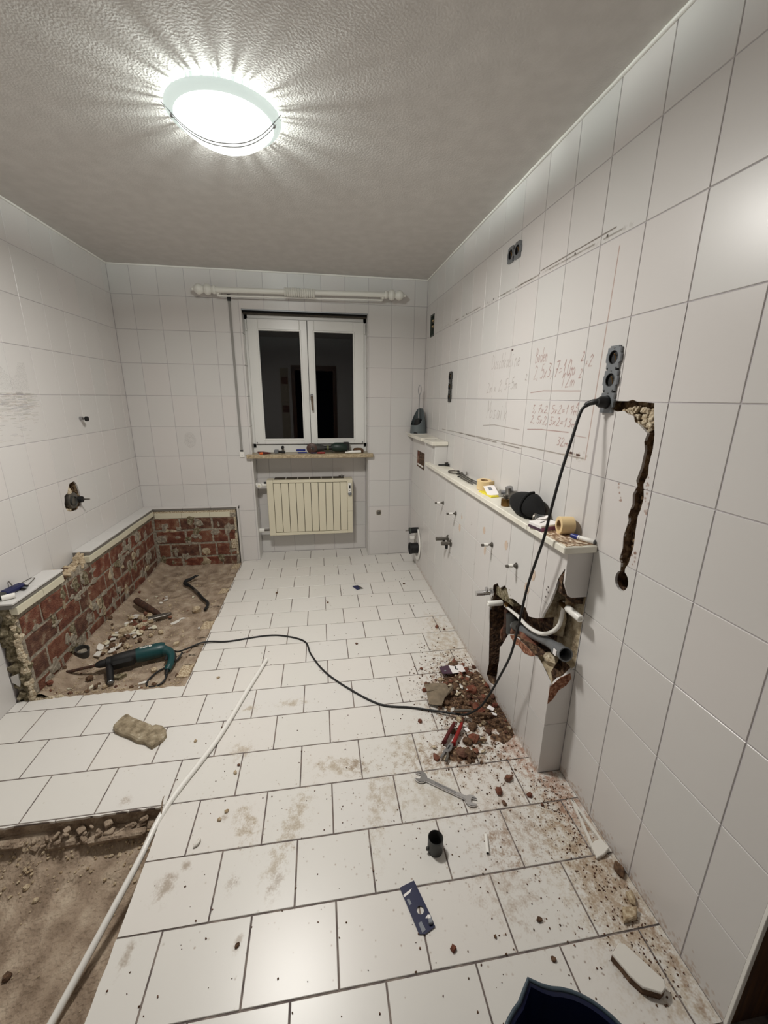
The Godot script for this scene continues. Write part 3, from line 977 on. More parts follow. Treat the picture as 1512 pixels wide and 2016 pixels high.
func build_floor() -> void:
	rng.seed = 31
	var fl := struct("floor", "floor of white rectangular tiles in running bond with two broken-out pits", "floor")
	part("base", bx(XL - 0.1, -0.4, -0.4, 0.5, -0.2, 5.3, 0.0), M.sand, fl)
	for b in [[-1.735, -0.24, 0.0, 2.482], [XL, 1.775, -1.735, 2.482], [-1.6, 2.482, 0.5, 5.3]]:
		part("mortar_bed", bx(b[0], -0.2, b[1], b[2], -0.0085, b[3], 0.0), M.sand, fl)
		part("grout_bed", bx(b[0], -0.0085, b[1], b[2], -0.0026, b[3], 0.0), M.fgrout, fl)
	var tub := PackedVector2Array()
	tub.append_array(jag(Vector2(XL - 0.1, -1.775), Vector2(-1.735, -1.772), 40, 0.006))
	tub.append_array(jag(Vector2(-1.735, -1.772), Vector2(-1.735, 0.3), 70, 0.003))
	tub.append_array(PackedVector2Array([Vector2(-1.735, 0.3), Vector2(XL - 0.1, 0.3)]))
	var sh := PackedVector2Array()
	sh.append_array(jag(Vector2(XL - 0.1, -2.484), Vector2(-1.6, -2.482), 40, 0.004))
	sh.append_array(jag(Vector2(-1.6, -2.482), Vector2(-1.6, -5.0), 60, 0.002))
	sh.append_array(PackedVector2Array([Vector2(-1.6, -5.0), Vector2(XL - 0.1, -5.0)]))
	sh.reverse()
	var low := rect(-0.098, -2.556, 0.3, 0.3)
	var out := rect(-5.0, -5.9, 5.0, -ZF)
	var right := rect(0.0, -6, 1, 1)
	var niche := rect(-5, 0.012, -1.572, 1)
	var niche2 := rect(-0.523, 0.012, 5, 1)
	var us := []
	for i in range(-8, 8):
		us.append(-1.3465 + 0.2549 * i)
	var vs := []
	for k in range(14, -10, -1):
		vs.append(-(1.4487 + 0.2055 * k))
	# rows are counted from the camera towards the window; odd courses are shifted by half a tile
	for r in vs.size() - 1:
		if vs[r + 1] < -ZF or vs[r] > 0.20:
			continue
		var k := 14 - r - 1
		var off := 0.128 if posmod(k, 2) == 1 else 0.0
		for c in us.size() - 1:
			var p := rect(us[c] + off + 0.0025, maxf(vs[r] + 0.0025, -ZF), us[c + 1] + off - 0.0025, minf(vs[r + 1] - 0.0025, 0.21))
			var b := bbox(p)
			if b.position.x > 0 or b.end.x < XL or b.size.y < 0.01:
				continue
			cell(fl, FL, p, [tub, sh, low, right, niche, niche2, rect(-5, -5, XL, 5)], 0.009, M.ftile, "tile")
	var s := ST()
	grid(s, XL, -1.733, -0.02, 1.778, 100, 200, ground_tub)
	part("tub_bed", fin(s), M.sand, fl)
	s = ST()
	grid(s, XL, -1.598, 2.478, ZF, 130, 160, ground_shower)
	part("shower_bed", fin(s), M.sand, fl)
	# left-over mortar edge where the tub apron stood
	for i in 16:
		var z := 0.12 + i * 0.102 + rng.randf_range(-0.02, 0.02)
		var p := jagged([Vector2(-0.036, -0.055), Vector2(0.03, -0.055), Vector2(0.032, 0.055), Vector2(-0.03, 0.055)], 0.03, 0.006)
		s = ST()
		prism(s, p, 0, 0.014, FL, 0.002)
		part("mortar_strip", fin(s), M.sand if i % 5 else M.frag_tan, fl, at(-1.772, -0.012, z) * rot(0, rng.randf_range(-6, 6), 0))
	# the ridge of tile bed left standing at the back of the shower pit
	s = ST()
	box(s, Vector3(0.20, 0.024, 0.028), rot(4, 1, 1.5, Vector3(-1.765, -0.066, 2.522)), 0.006)
	box(s, Vector3(0.11, 0.03, 0.03), rot(8, 4, -3, Vector3(-1.95, -0.078, 2.512)), 0.008)
	box(s, Vector3(0.30, 0.022, 0.03), rot(6, -2, -2, Vector3(-2.25, -0.05, 2.505)), 0.007)
	for i in 70:
		box(s, Vector3(rng.randf_range(0.008, 0.035), rng.randf_range(0.006, 0.016), rng.randf_range(0.008, 0.03)), rot(rng.randf_range(-30, 30), rng.randf_range(-60, 60), rng.randf_range(-30, 30), Vector3(rng.randf_range(XL + 0.05, -1.62), rng.randf_range(-0.085, -0.03), 2.492 + rng.randf() * 0.03)), 0.003)
	part("broken_bed", fin(s), M.sand, fl)

func build_low_wall() -> void:
	rng.seed = 47
	var w := struct("wall_low", "low white-tiled service wall with a stone ledge, broken open at its near end to show the pipes", "wall")
	var body := csg_box("wall_body", Vector3(-0.0982, -0.1, 0.0), Vector3(0.004, 0.998, 2.553), M.grout, w)
	var rel := HW
	rel.origin = Vector3(-0.1, 0, 0) - body.position
	csg_cut(body, "break_front", break_front, rel, 0.085, M.dark_dirt)
	rel = at(0, 0, 2.555)
	rel.origin -= body.position
	csg_cut(body, "break_end", break_end, rel, 0.12, M.beige_plaster)
	part("box_body", bx(-0.0982, 0.998, 0.0, 0.004, 1.175, 0.768, 0.0), M.grout, w)
	var r3 := [0.0, 0.24, 0.491, 0.746, 0.998]
	var us := []
	for i in range(10, -1, -1):
		us.append(2.11 - 0.2025 * i)
	us.append_array([2.317, 2.425, 2.555])
	us[0] = 0.0
	var op := rect(0.2, 0.925, 0.465, 1.073)
	tiles(w, HW, us, r3, [break_front, op], 0.0026, 0.009, M.rtile)
	tiles(w, HW, [0.0, 0.085, 0.2875, 0.49, 0.6925, 0.77], [0.998, 1.175], [op], 0.0026, 0.009, M.rtile)
	# opening into the tall part
	part("opening", bx(-0.0995, 0.93, 0.205, -0.0978, 1.07, 0.46, 0.0), M.dark_dirt, w)
	part("opening_brick", bx(-0.1005, 0.935, 0.21, -0.097, 1.065, 0.28, 0.002), M.brick[0], w)
	part("opening_lath", bx(-0.104, 0.945, 0.235, -0.094, 0.96, 0.43, 0.002), M.pvc_white, w)
	var EW := at(0, 0, 2.555)
	tiles(w, EW, [-0.1, -0.0005], [0.0, 0.246, 0.50, 0.815, 0.998], [break_end], 0.0026, 0.009, M.rtile)
	tiles(w, at(0, 0, 0.77), [-0.1, -0.0005], [1.024, 1.175], [], 0.0026, 0.009, M.rtile)
	# ledge slabs
	for p in [[0.60, 1.62], [1.622, 2.30]]:
		part("ledge_slab", bx(-0.13, 0.998, p[0], -0.0005, 1.024, p[1], 0.003), M.cap, w)
	part("ledge_slab", bx(-0.13, 0.998, 2.302, -0.0005, 1.024, 2.572, 0.003), M.cap, w)
	part("ledge_dust", _dust_patch(), M.dusty_cap, w)
	part("box_slab", bx(-0.13, 1.175, 0.525, -0.0005, 1.203, 0.785, 0.003), M.cap, w)
	part("box_slab", bx(-0.152, 1.178, 0.0, -0.0005, 1.205, 0.49, 0.003), M.cap, w, rot(0, 1.2, 0))
	part("box_slab_hole", lathem([Vector2(0.0, 0.0008), Vector2(0.008, 0.0008), Vector2(0.008, 0.0)], 12, at(-0.055, 1.203, 0.62)), M.black, w)
	# broken lumps inside the opening
	for b in [[-0.045, 0.80, 2.50, 0.07, 0.03, 0.08], [-0.02, 0.59, 2.51, 0.03, 0.10, 0.06], [-0.05, 0.46, 2.30, 0.07, 0.05, 0.22]]:
		pass
	var k := 0
	for b in [[-0.045, 0.470, 2.30, 0.085, 0.05, 0.19, 0], [-0.03, 0.40, 2.14, 0.08, 0.10, 0.04, 1], [-0.035, 0.2, 2.035, 0.05, 0.12, 0.035, 2], [-0.03, 0.33, 2.01, 0.06, 0.09, 0.03, 3], [-0.045, 0.10, 2.07, 0.05, 0.07, 0.03, 0], [-0.028, 0.62, 2.12, 0.05, 0.03, 0.06, 2], [-0.028, 0.60, 2.32, 0.045, 0.03, 0.06, 2]]:
		k += 1
		part("brick", lump(Vector3(b[3], b[4], b[5]) * 0.5, 900 + k), M.brick[b[6]], w, at(b[0], b[1], b[2]))
	var s0: SurfaceTool
	k = 0
	for b in [[-0.05, 0.49, 2.46, 0.07, 0.05, 0.10], [-0.02, 0.66, 2.44, 0.03, 0.16, 0.10], [-0.03, 0.80, 2.51, 0.05, 0.12, 0.03], [-0.055, 0.64, 2.08, 0.05, 0.07, 0.09], [-0.04, 0.22, 2.085, 0.04, 0.2, 0.03]]:
		k += 1
		part("mortar_lump", lump(Vector3(b[3], b[4], b[5]) * 0.5, 950 + k), [M.chip_plaster, M.beige_plaster, M.brown_dirt, M.brown_dirt, M.brown_dirt][k - 1], w, at(b[0], b[1], b[2]))
	s0 = ST()
	prism(s0, vz([[1.985, 0.595], [2.02, 0.61], [2.05, 0.602], [2.09, 0.642], [2.118, 0.636], [2.175, 0.592], [2.168, 0.572], [2.12, 0.566], [2.06, 0.552], [1.99, 0.545]]), -0.07, -0.012, HW, 0.004)
	part("mortar_chunk", fin(s0), M.mortar_olive, w)
	# bare red patches where glaze came away under the opening and on the end face
	var s := ST()
	prism(s, vz([[2.20, 0.44], [2.24, 0.464], [2.34, 0.48], [2.43, 0.487], [2.40, 0.462], [2.34, 0.438], [2.29, 0.442], [2.25, 0.425]]), 0, 0.0012, HW)
	prism(s, vz([[-0.1, 0.35], [-0.10, 0.43], [-0.06, 0.47], [-0.02, 0.485], [-0.012, 0.46], [-0.03, 0.43], [-0.06, 0.41], [-0.08, 0.37]]), 0, 0.0012, EW)
	part("bare_brick", fin(s), M.red_dust, w)
	s = ST()
	prism(s, jagged([Vector2(-0.098, 0.94), Vector2(-0.085, 0.85), Vector2(-0.07, 0.818), Vector2(-0.004, 0.818), Vector2(-0.004, 0.78), Vector2(-0.05, 0.79), Vector2(-0.1, 0.83)], 0.02, 0.004), -0.03, -0.012, EW)
	part("rusty_edge", fin(s), M.dark_dirt, w)
	# scars of old fixings on the tile face
	k = 0
	for p in [[1.42, 0.728, .022, .032], [1.448, 0.805, .012, .016], [1.804, 0.835, .02, .026], [1.835, 0.735, .016, .04], [2.075, 0.849, .022, .03], [2.342, 0.815, .02, .034], [2.304, 0.735, .026, .036]]:
		k += 1
		s = ST()
		prism(s, jagged(Array(circle(1.0, 8)).map(func(q): return Vector2(p[0] + q.x * p[2] * 0.8, p[1] + q.y * p[3] * 0.8)), 0.01, 0.002), 0, 0.0009, HW)
		part("glue_scar", fin(s), M.scar, w)

func _dust_patch() -> ArrayMesh:
	var s := ST()
	var p := jagged([Vector2(-0.118, 2.36), Vector2(-0.04, 2.33), Vector2(-0.004, 2.36), Vector2(-0.004, 2.56), Vector2(-0.06, 2.565), Vector2(-0.118, 2.565)], 0.025, 0.006)
	var q := PackedVector2Array()
	for v in p:
		q.append(Vector2(v.x, -v.y))
	prism(s, q, 1.0243, 1.0256, FL)
	return fin(s)

func bricks_course(parent: Node3D, frame: Transform3D, v0: float, v1: float, us: Array) -> void:
	for i in us.size() - 1:
		var a: float = us[i] + 0.008
		var b: float = us[i + 1] - 0.008
		var p := jagged([Vector2(a, v0), Vector2(b, v0), Vector2(b, v1), Vector2(a, v1)], 0.045, 0.0035)
		var s := ST()
		var c := Vector2((a + b) / 2, (v0 + v1) / 2)
		var q := PackedVector2Array()
		for v in p:
			q.append(v - c)
		prism(s, q, -0.03, rng.randf_range(-0.002, 0.006), Transform3D(), 0.004)
		part("brick", fin(s), M.brick[rng.randi() % 4], parent, frame * at(c.x, c.y, 0) * rot(rng.randf_range(-1.5, 1.5), rng.randf_range(-1, 1), 0))

func build_tub() -> void:
	rng.seed = 63
	var w := struct("wall_tub", "ragged brick surround of a torn-out bathtub with a tiled ledge along the left and back walls", "wall")
	# cores: left leg and back leg
	part("core", bx(XL, -0.1, 0.0, -2.4645, 0.50, 1.765, 0.004), M.mortar, w)
	part("core", bx(XL, -0.1, -0.012, -1.748, 0.50, 0.0415, 0.004), M.mortar, w)
	var fl := Transform3D(Basis(Vector3(0, 0, -1), Vector3(0, 1, 0), Vector3(1, 0, 0)), Vector3(-2.462, 0, 0))
	var fb := at(0, 0, 0.044)
	var cs := [[0.354, 0.455], [0.226, 0.336], [0.096, 0.208], [-0.03, 0.078]]
	var rnd := [[1.76, 1.60, 1.36, 1.21, 1.08, 0.84, 0.60, 0.36, 0.12, 0.06], [1.755, 1.50, 1.27, 1.17, 0.95, 0.72, 0.48, 0.24, 0.06], [1.75, 1.62, 1.38, 1.16, 1.05, 0.82, 0.58, 0.34, 0.10, 0.06], [1.745, 1.52, 1.28, 1.04, 0.80, 0.56, 0.32, 0.06]]
	var bk := [[-2.455, -2.24, -2.106, -1.962, -1.762], [-2.45, -2.2, -1.965, -1.83, -1.758], [-2.448, -2.342, -2.09, -1.945, -1.82, -1.76], [-2.44, -2.25, -2.05, -1.90, -1.764]]
	for k in 4:
		var us := []
		for z in rnd[k]:
			us.append(-z)
		bricks_course(w, fl, cs[k][0], cs[k][1], us)
		bricks_course(w, fb, cs[k][0], cs[k][1], bk[k])
	# near end face: ragged mortar with a scrap of tile
	var s := ST()
	for i in 60:
		var y := rng.randf_range(0.0, 0.5)
		box(s, Vector3(rng.randf_range(0.02, 0.06), rng.randf_range(0.03, 0.09), rng.randf_range(0.012, 0.03)), rot(rng.randf_range(-25, 25), rng.randf_range(-25, 25), rng.randf_range(-40, 40), Vector3(rng.randf_range(XL + 0.01, -2.485), y, 1.766 + rng.randf_range(-0.008, 0.006))), 0.006)
	part("broken_mortar", fin(s), M.mortar_olive, w)
	s = ST()
	for i in 46:
		var y := rng.randf_range(-0.01, 0.49)
		box(s, Vector3(rng.randf_range(0.012, 0.026), rng.randf_range(0.02, 0.06), rng.randf_range(0.014, 0.03)), rot(rng.randf_range(-25, 25), rng.randf_range(-25, 25), rng.randf_range(-30, 30), Vector3(-2.474 + rng.randf_range(-0.008, 0.006), y, 1.772 + rng.randf_range(-0.008, 0.004))), 0.005)
	part("plaster_edge", fin(s), M.chip_plaster, w)
	s = ST()
	prism(s, jagged([Vector2(XL + 0.002, 0.155), Vector2(-2.508, 0.165), Vector2(-2.505, 0.13), Vector2(-2.512, 0.09), Vector2(-2.53, 0.11), Vector2(XL + 0.002, 0.12)], 0.02, 0.003), 0, 0.012, at(0, 0, 1.775), 0.001)
	part("tile_scrap", fin(s), M.tile[0], w)
	for q in [[-2.455, 1.772, 0.045], [-2.405, 1.772, 0.03], [-2.36, 1.768, 0.025]]:
		part("mortar_foot", lump(Vector3(q[2], 0.016, 0.014), 970), M.chip_plaster, w, at(q[0], -0.004, q[1]))
	# mortar smeared over the brick faces
	for i in 96:
		var left := i < 66
		var c := Vector2(-rng.randf_range(0.15, 1.72) if left else rng.randf_range(-2.42, -1.80), rng.randf_range(0.0, 0.44))
		var a := Vector2(rng.randf_range(0.012, 0.05), rng.randf_range(0.015, 0.06))
		var p := PackedVector2Array()
		var n := 11
		for q in n:
			var t := TAU * q / n
			p.append(Vector2(cos(t) * a.x, sin(t) * a.y) * rng.randf_range(0.55, 1.15))
		s = ST()
		prism(s, p, -0.004, rng.randf_range(0.004, 0.008), Transform3D(), 0.0035)
		part("mortar_patch", fin(s), [M.mortar, M.mortar, M.mortar_olive, M.mortar, M.beige_plaster][rng.randi() % 5], w, (fl if left else fb) * at(c.x, c.y, 0))
	# ledge: white tile on top, metal-grey front strip, cream strip of tile below
	var gap0 := 1.10
	var gap1 := 1.39
	for z in [[0.05, 0.27], [0.272, 0.49], [0.492, 0.72], [0.722, 0.93], [0.932, gap0], [gap1, 1.60], [1.602, 1.80]]:
		part("ledge_tile", bx(XL + 0.001, 0.552, z[0], -2.44, 0.562, z[1], 0.0015), M.tile[1], w)
		part("ledge_strip", bx(XL + 0.001, 0.532, z[0], -2.446, 0.5515, z[1], 0.001), M.zinc_dull, w)
	for x in [[XL, -2.2], [-2.198, -1.96], [-1.958, -1.722]]:
		part("ledge_tile", bx(x[0], 0.548, -0.014, x[1], 0.558, 0.05, 0.0015), M.tile[2], w)
		part("ledge_strip", bx(x[0], 0.528, -0.014, x[1], 0.5475, 0.045, 0.001), M.zinc_dull, w)
	part("end_strip", bx(-1.735, -0.02, -0.014, -1.722, 0.548, 0.05, 0.001), M.tile[3], w)
	for z in [[0.06, 0.30], [0.303, 0.56], [0.563, 0.80], [0.803, 1.12], [1.40, 1.58], [1.583, 1.78]]:
		s = ST()
		prism(s, jagged([Vector2(-z[1], 0.492), Vector2(-z[0], 0.492), Vector2(-z[0], 0.531), Vector2(-z[1], 0.531)], 0.06, 0.0025), -0.012, 0.022, fl, 0.001)
		part("cream_tile", fin(s), M.cream_tile, w)
	for x in [[-2.44, -2.215], [-2.212, -1.975], [-1.972, -1.80]]:
		s = ST()
		prism(s, jagged([Vector2(x[0], 0.462), Vector2(x[1], 0.462), Vector2(x[1], 0.508), Vector2(x[0], 0.508)], 0.06, 0.002), -0.012, 0.004, fb, 0.001)
		part("cream_tile", fin(s), M.cream_tile, w)
	part("infill", bx(XL + 0.001, 0.49, 0.05, -2.462, 0.531, gap0 - 0.01, 0.003), M.chip_plaster, w)
	part("infill", bx(XL + 0.001, 0.49, gap1, -2.462, 0.531, 1.77, 0.003), M.chip_plaster, w)
	part("infill", bx(XL + 0.001, 0.45, -0.012, -1.75, 0.527, 0.04, 0.003), M.chip_plaster, w)
	for b in [[-1.757, 0.10, 0.30, 0.012], [-1.757, 0.33, 0.46, 0.01], [-1.78, 0.155, 0.245, 0.03]]:
		s = ST()
		prism(s, jagged([Vector2(b[0] - b[3], b[1]), Vector2(b[0] + b[3] * 0.7, b[1]), Vector2(b[0] + b[3] * 0.7, b[2]), Vector2(b[0] - b[3], b[2])], 0.03, 0.004), -0.01, 0.012, fb, 0.002)
		part("plaster_scrap", fin(s), M.chip_plaster, w)
	# broken gap in the ledge
	s = ST()
	for i in 40:
		var z := rng.randf_range(1.10, 1.39)
		box(s, Vector3(rng.randf_range(0.015, 0.05), rng.randf_range(0.01, 0.04), rng.randf_range(0.02, 0.06)), rot(rng.randf_range(-40, 40), rng.randf_range(-60, 60), rng.randf_range(-40, 40), Vector3(rng.randf_range(XL + 0.02, -2.47), 0.49 + rng.randf_range(-0.005, 0.03) * (1.6 if z < 1.22 else 0.6), z)), 0.004)
	part("broken_bed", fin(s), M.frag_tan, w)
	s = ST()
	for i in 10:
		box(s, Vector3(0.03, 0.025, 0.04), rot(rng.randf() * 90, rng.randf() * 90, rng.randf() * 90, Vector3(-2.49 + rng.randf_range(-0.02, 0.02), 0.50, rng.randf_range(1.26, 1.38))), 0.004)
	part("dark_rubble", fin(s), M.dark_dirt, w)

# ---------------------------------------------------------------- fittings
func build_lamp() -> void:
	var L := thing("ceiling_lamp", "round frosted-glass ceiling lamp, switched on, held by two thin metal wires", "ceiling lamp", lamp_at)
	var em := mat(g3(250, 252, 250), 0.4)
	em.emission_enabled = true
	em.emission = Color(0.98, 1.0, 0.98)
	em.emission_energy_multiplier = 2.2
	var bowl := [Vector2(0.0, -0.082), Vector2(0.03, -0.081), Vector2(0.06, -0.076), Vector2(0.09, -0.066), Vector2(0.12, -0.051), Vector2(0.148, -0.032), Vector2(0.166, -0.014), Vector2(0.173, 0.0), Vector2(0.0, 0.001)]
	part("lamp_bowl", lathem(bowl, 56), em, L)
	var rim := mat(g3(214, 224, 220), 0.35)
	rim.emission_enabled = true
	rim.emission = Color(0.86, 0.92, 0.9)
	rim.emission_energy_multiplier = 0.75
	part("glass_rim", lathem([Vector2(0.168, -0.012), Vector2(0.184, -0.006), Vector2(0.194, 0.004), Vector2(0.196, 0.009), Vector2(0.191, 0.010), Vector2(0.183, 0.002), Vector2(0.170, -0.006)], 56), rim, L)
	for k in 40:
		if k % 11 == 5:
			continue
		var a := TAU * (k + 0.25 * sin(k * 2.3)) / 40
		var s := ST()
		box(s, Vector3(0.006, 0.016, 0.0105 + 0.004 * sin(k * 1.7)), Transform3D(Basis(Vector3.UP, -a), Vector3(cos(a), 0, sin(a)) * 0.189 + Vector3(0, 0.0175, 0)), 0.002)
		part("glass_rib", fin(s), rim, L)
	part("ceiling_plate", lathem([Vector2(0.0, 0.022), Vector2(0.008, 0.022), Vector2(0.009, 0.026), Vector2(0.0, 0.026)], 24), M.pvc_white, L)
	for dz in [-0.010, 0.010]:
		var pts := []
		for i in 29:
			var x := lerpf(-0.199, 0.199, i / 28.0)
			var d := absf(x)
			var y := 0.012
			if d < 0.193:
				y = -0.088 + 0.094 * pow(d / 0.19, 2.4)
			pts.append(Vector3(x, y, dz + 0.028))
		part("wire", tubem(pts, 0.0017, 6), M.steel, L)
	for sx in [-1, 1]:
		part("wire_bead", lathem([Vector2(0, -0.006), Vector2(0.005, -0.004), Vector2(0.006, 0), Vector2(0.005, 0.004), Vector2(0, 0.006)], 10, at(sx * 0.172, -0.018, 0.028)), M.steel, L)

func build_window() -> void:
	var w := struct("window_1", "white two-leaf window with black night panes in the back wall", "window")
	var z0 := -0.15
	var z1 := -0.105
	for b in [[-1.57, 1.02, -1.54, 2.19], [-0.555, 1.02, -0.525, 2.19], [-1.57, 1.02, -0.525, 1.105], [-1.57, 2.15, -0.525, 2.19]]:
		part("frame", bx(b[0], b[1], z0 - 0.03, b[2], b[3], z1 - 0.012, 0.003), M.upvc, w)
	var k := 0
	for q in [[-1.548, -1.046, -1.458, -1.11], [-1.043, -0.547, -0.985, -0.644]]:
		var s := ST()
		var x0: float = q[0]
		var x1: float = q[1]
		var g0: float = q[2]
		var g1: float = q[3]
		var sash := Node3D.new()
		sash.name = "sash"
		w.add_child(sash, true)
		for b in [[x0, 1.098, g0, 2.16], [g1, 1.098, x1, 2.16], [g0, 1.098, g1, 1.146], [g0, 2.068, g1, 2.16]]:
			part("sash_bar", bx(b[0], b[1], z0, b[2], b[3], z1, 0.0035), M.upvc, sash)
		for b in [[g0 - 0.012, 1.134, g0 + 0.002, 2.08], [g1 - 0.002, 1.134, g1 + 0.012, 2.08], [g0, 1.134, g1, 1.148], [g0, 2.066, g1, 2.08]]:
			part("glazing_bead", bx(b[0], b[1], z1 - 0.02, b[2], b[3], z1 + 0.004, 0.003), M.upvc, sash)
		part("pane", bx(g0 - 0.004, 1.142, -0.137, g1 + 0.004, 2.072, -0.131, 0.0), M.pane, sash)
		part("hinge", bx(x0 - 0.012 if k == 0 else x1 + 0.002, 2.06, z1 - 0.004, x0 - 0.002 if k == 0 else x1 + 0.012, 2.15, z1 + 0.006, 0.002), M.upvc, sash)
		part("hinge_pin", bx(x0 + 0.012 if k == 0 else x1 - 0.022, 1.108, z1, x0 + 0.022 if k == 0 else x1 - 0.012, 1.118, z1 + 0.01, 0.002), M.zinc, sash)
		k += 1
	part("seal", bx(-1.046, 1.10, z1 - 0.02, -1.043, 2.158, z1 - 0.001, 0.0), M.gasket, w)
	part("seal", bx(-1.538, 1.094, z1 - 0.02, -0.557, 1.098, z1 - 0.002, 0.0), M.gasket, w)
	var h := Node3D.new()
	h.name = "handle"
	w.add_child(h, true)
	var s := ST()
	prism(s, rrect(0.026, 0.062, 0.010), 0, 0.008, at(-1.024, 1.515, z1), 0.002)
	part("handle_plate", fin(s), M.steel, h)
	part("handle_grip", tubem(smooth_path([Vector3(-1.024, 1.522, z1 + 0.006), Vector3(-1.024, 1.522, z1 + 0.030), Vector3(-1.024, 1.51, z1 + 0.042), Vector3(-1.022, 1.46, z1 + 0.044), Vector3(-1.020, 1.405, z1 + 0.040)], 5), 0.0095, 10), M.bronze, h)
	# sill board
	part("window_sill", bx(-1.616, 0.984, -0.225, -0.477, 1.02, 0.03, 0.004), M.sill, w)
	part("sill_upstand", bx(-1.57, 1.02, -0.2, -0.525, 1.03, -0.118, 0.002), M.upvc, w)
	# roller shutter slot over the window
	part("shutter_slot", bx(-1.568, 2.196, -0.10, -0.527, 2.231, -0.045, 0.0), M.void, w)
	part("slot_lip", bx(-1.57, 2.188, -0.116, -0.525, 2.196, -0.058, 0.002), M.cream_dark, w)
	var st := thing("shutter_strap", "grey roller-shutter strap running down the tiles left of the window to its winder", "strap", Vector3(-1.657, 1.03, -0.015))
	part("webbing", bx(-0.010, 0.02, 0.006, 0.010, 1.262, 0.0085, 0.0005), M.strap, st)
	part("slot_guide", bx(-0.014, 1.235, 0.0, 0.014, 1.285, 0.012, 0.002), M.gasket, st)
	s = ST()
	prism(s, rrect(0.042, 0.062, 0.004), 0, 0.008, at(0, -0.005, 0), 0.0015)
	part("winder_plate", fin(s), M.pvc_white, st)
	part("winder_mouth", bx(-0.013, 0.014, 0.004, 0.013, 0.03, 0.0095, 0.001), M.gasket, st)
	part("screw", lathem([Vector2(0, 0.0014), Vector2(0.003, 0.001), Vector2(0.003, 0)], 10, rot(90, 0, 0, Vector3(0, -0.018, 0.008))), M.zinc, st)

func build_rod() -> void:
	var r := thing("curtain_rod", "cream curtain rod with turned end knobs and bunched rings over the window", "curtain rod", Vector3(-1.09, 2.335, 0.085))
	var tilt := Vector3(0, 0.011, 0)
	var L := 0.645
	part("rod", tubem([Vector3(-L, 0, 0) - tilt, Vector3(L + 0.05, 0, 0) + tilt], 0.020, 16), M.rod, r)
	part("pull_rail", tubem([Vector3(-L, -0.036, -0.03) - tilt, Vector3(L + 0.04, -0.036, -0.03) + tilt], 0.0065, 10), M.pvc_white, r)
	for sx in [-1, 1]:
		var e := Vector3(sx * (L + (0.05 if sx > 0 else 0.0)), 0.011 * sx, 0)
		var prof := []
		for p in [[0.0, 0.0], [0.021, 0.0], [0.024, 0.01], [0.021, 0.022], [0.015, 0.028], [0.027, 0.04], [0.031, 0.055], [0.027, 0.07], [0.016, 0.08], [0.022, 0.09], [0.029, 0.108], [0.027, 0.126], [0.016, 0.142], [0.008, 0.148], [0.009, 0.158], [0.0, 0.164]]:
			prof.append(Vector2(p[0] * 1.36, p[1] * 1.12))
		part("end_knob", lathem(prof, 18, aim(e, e + Vector3(sx, 0, 0))), M.rod, r)
		var s := ST()
		box(s, Vector3(0.022, 0.04, 0.10), at(e.x - sx * 0.012, e.y - 0.012, -0.05), 0.004)
		part("bracket", fin(s), M.rod, r)
	for i in 14:
		var x := lerpf(-0.112, 0.115, i / 13.0)
		part("curtain_ring", lathem([Vector2(0.020, -0.007), Vector2(0.030, -0.0075), Vector2(0.035, 0.0), Vector2(0.030, 0.0075), Vector2(0.020, 0.007)], 18, aim(Vector3(x, -0.004, 0), Vector3(x + 1, -0.004, 0))), M.rod, r)

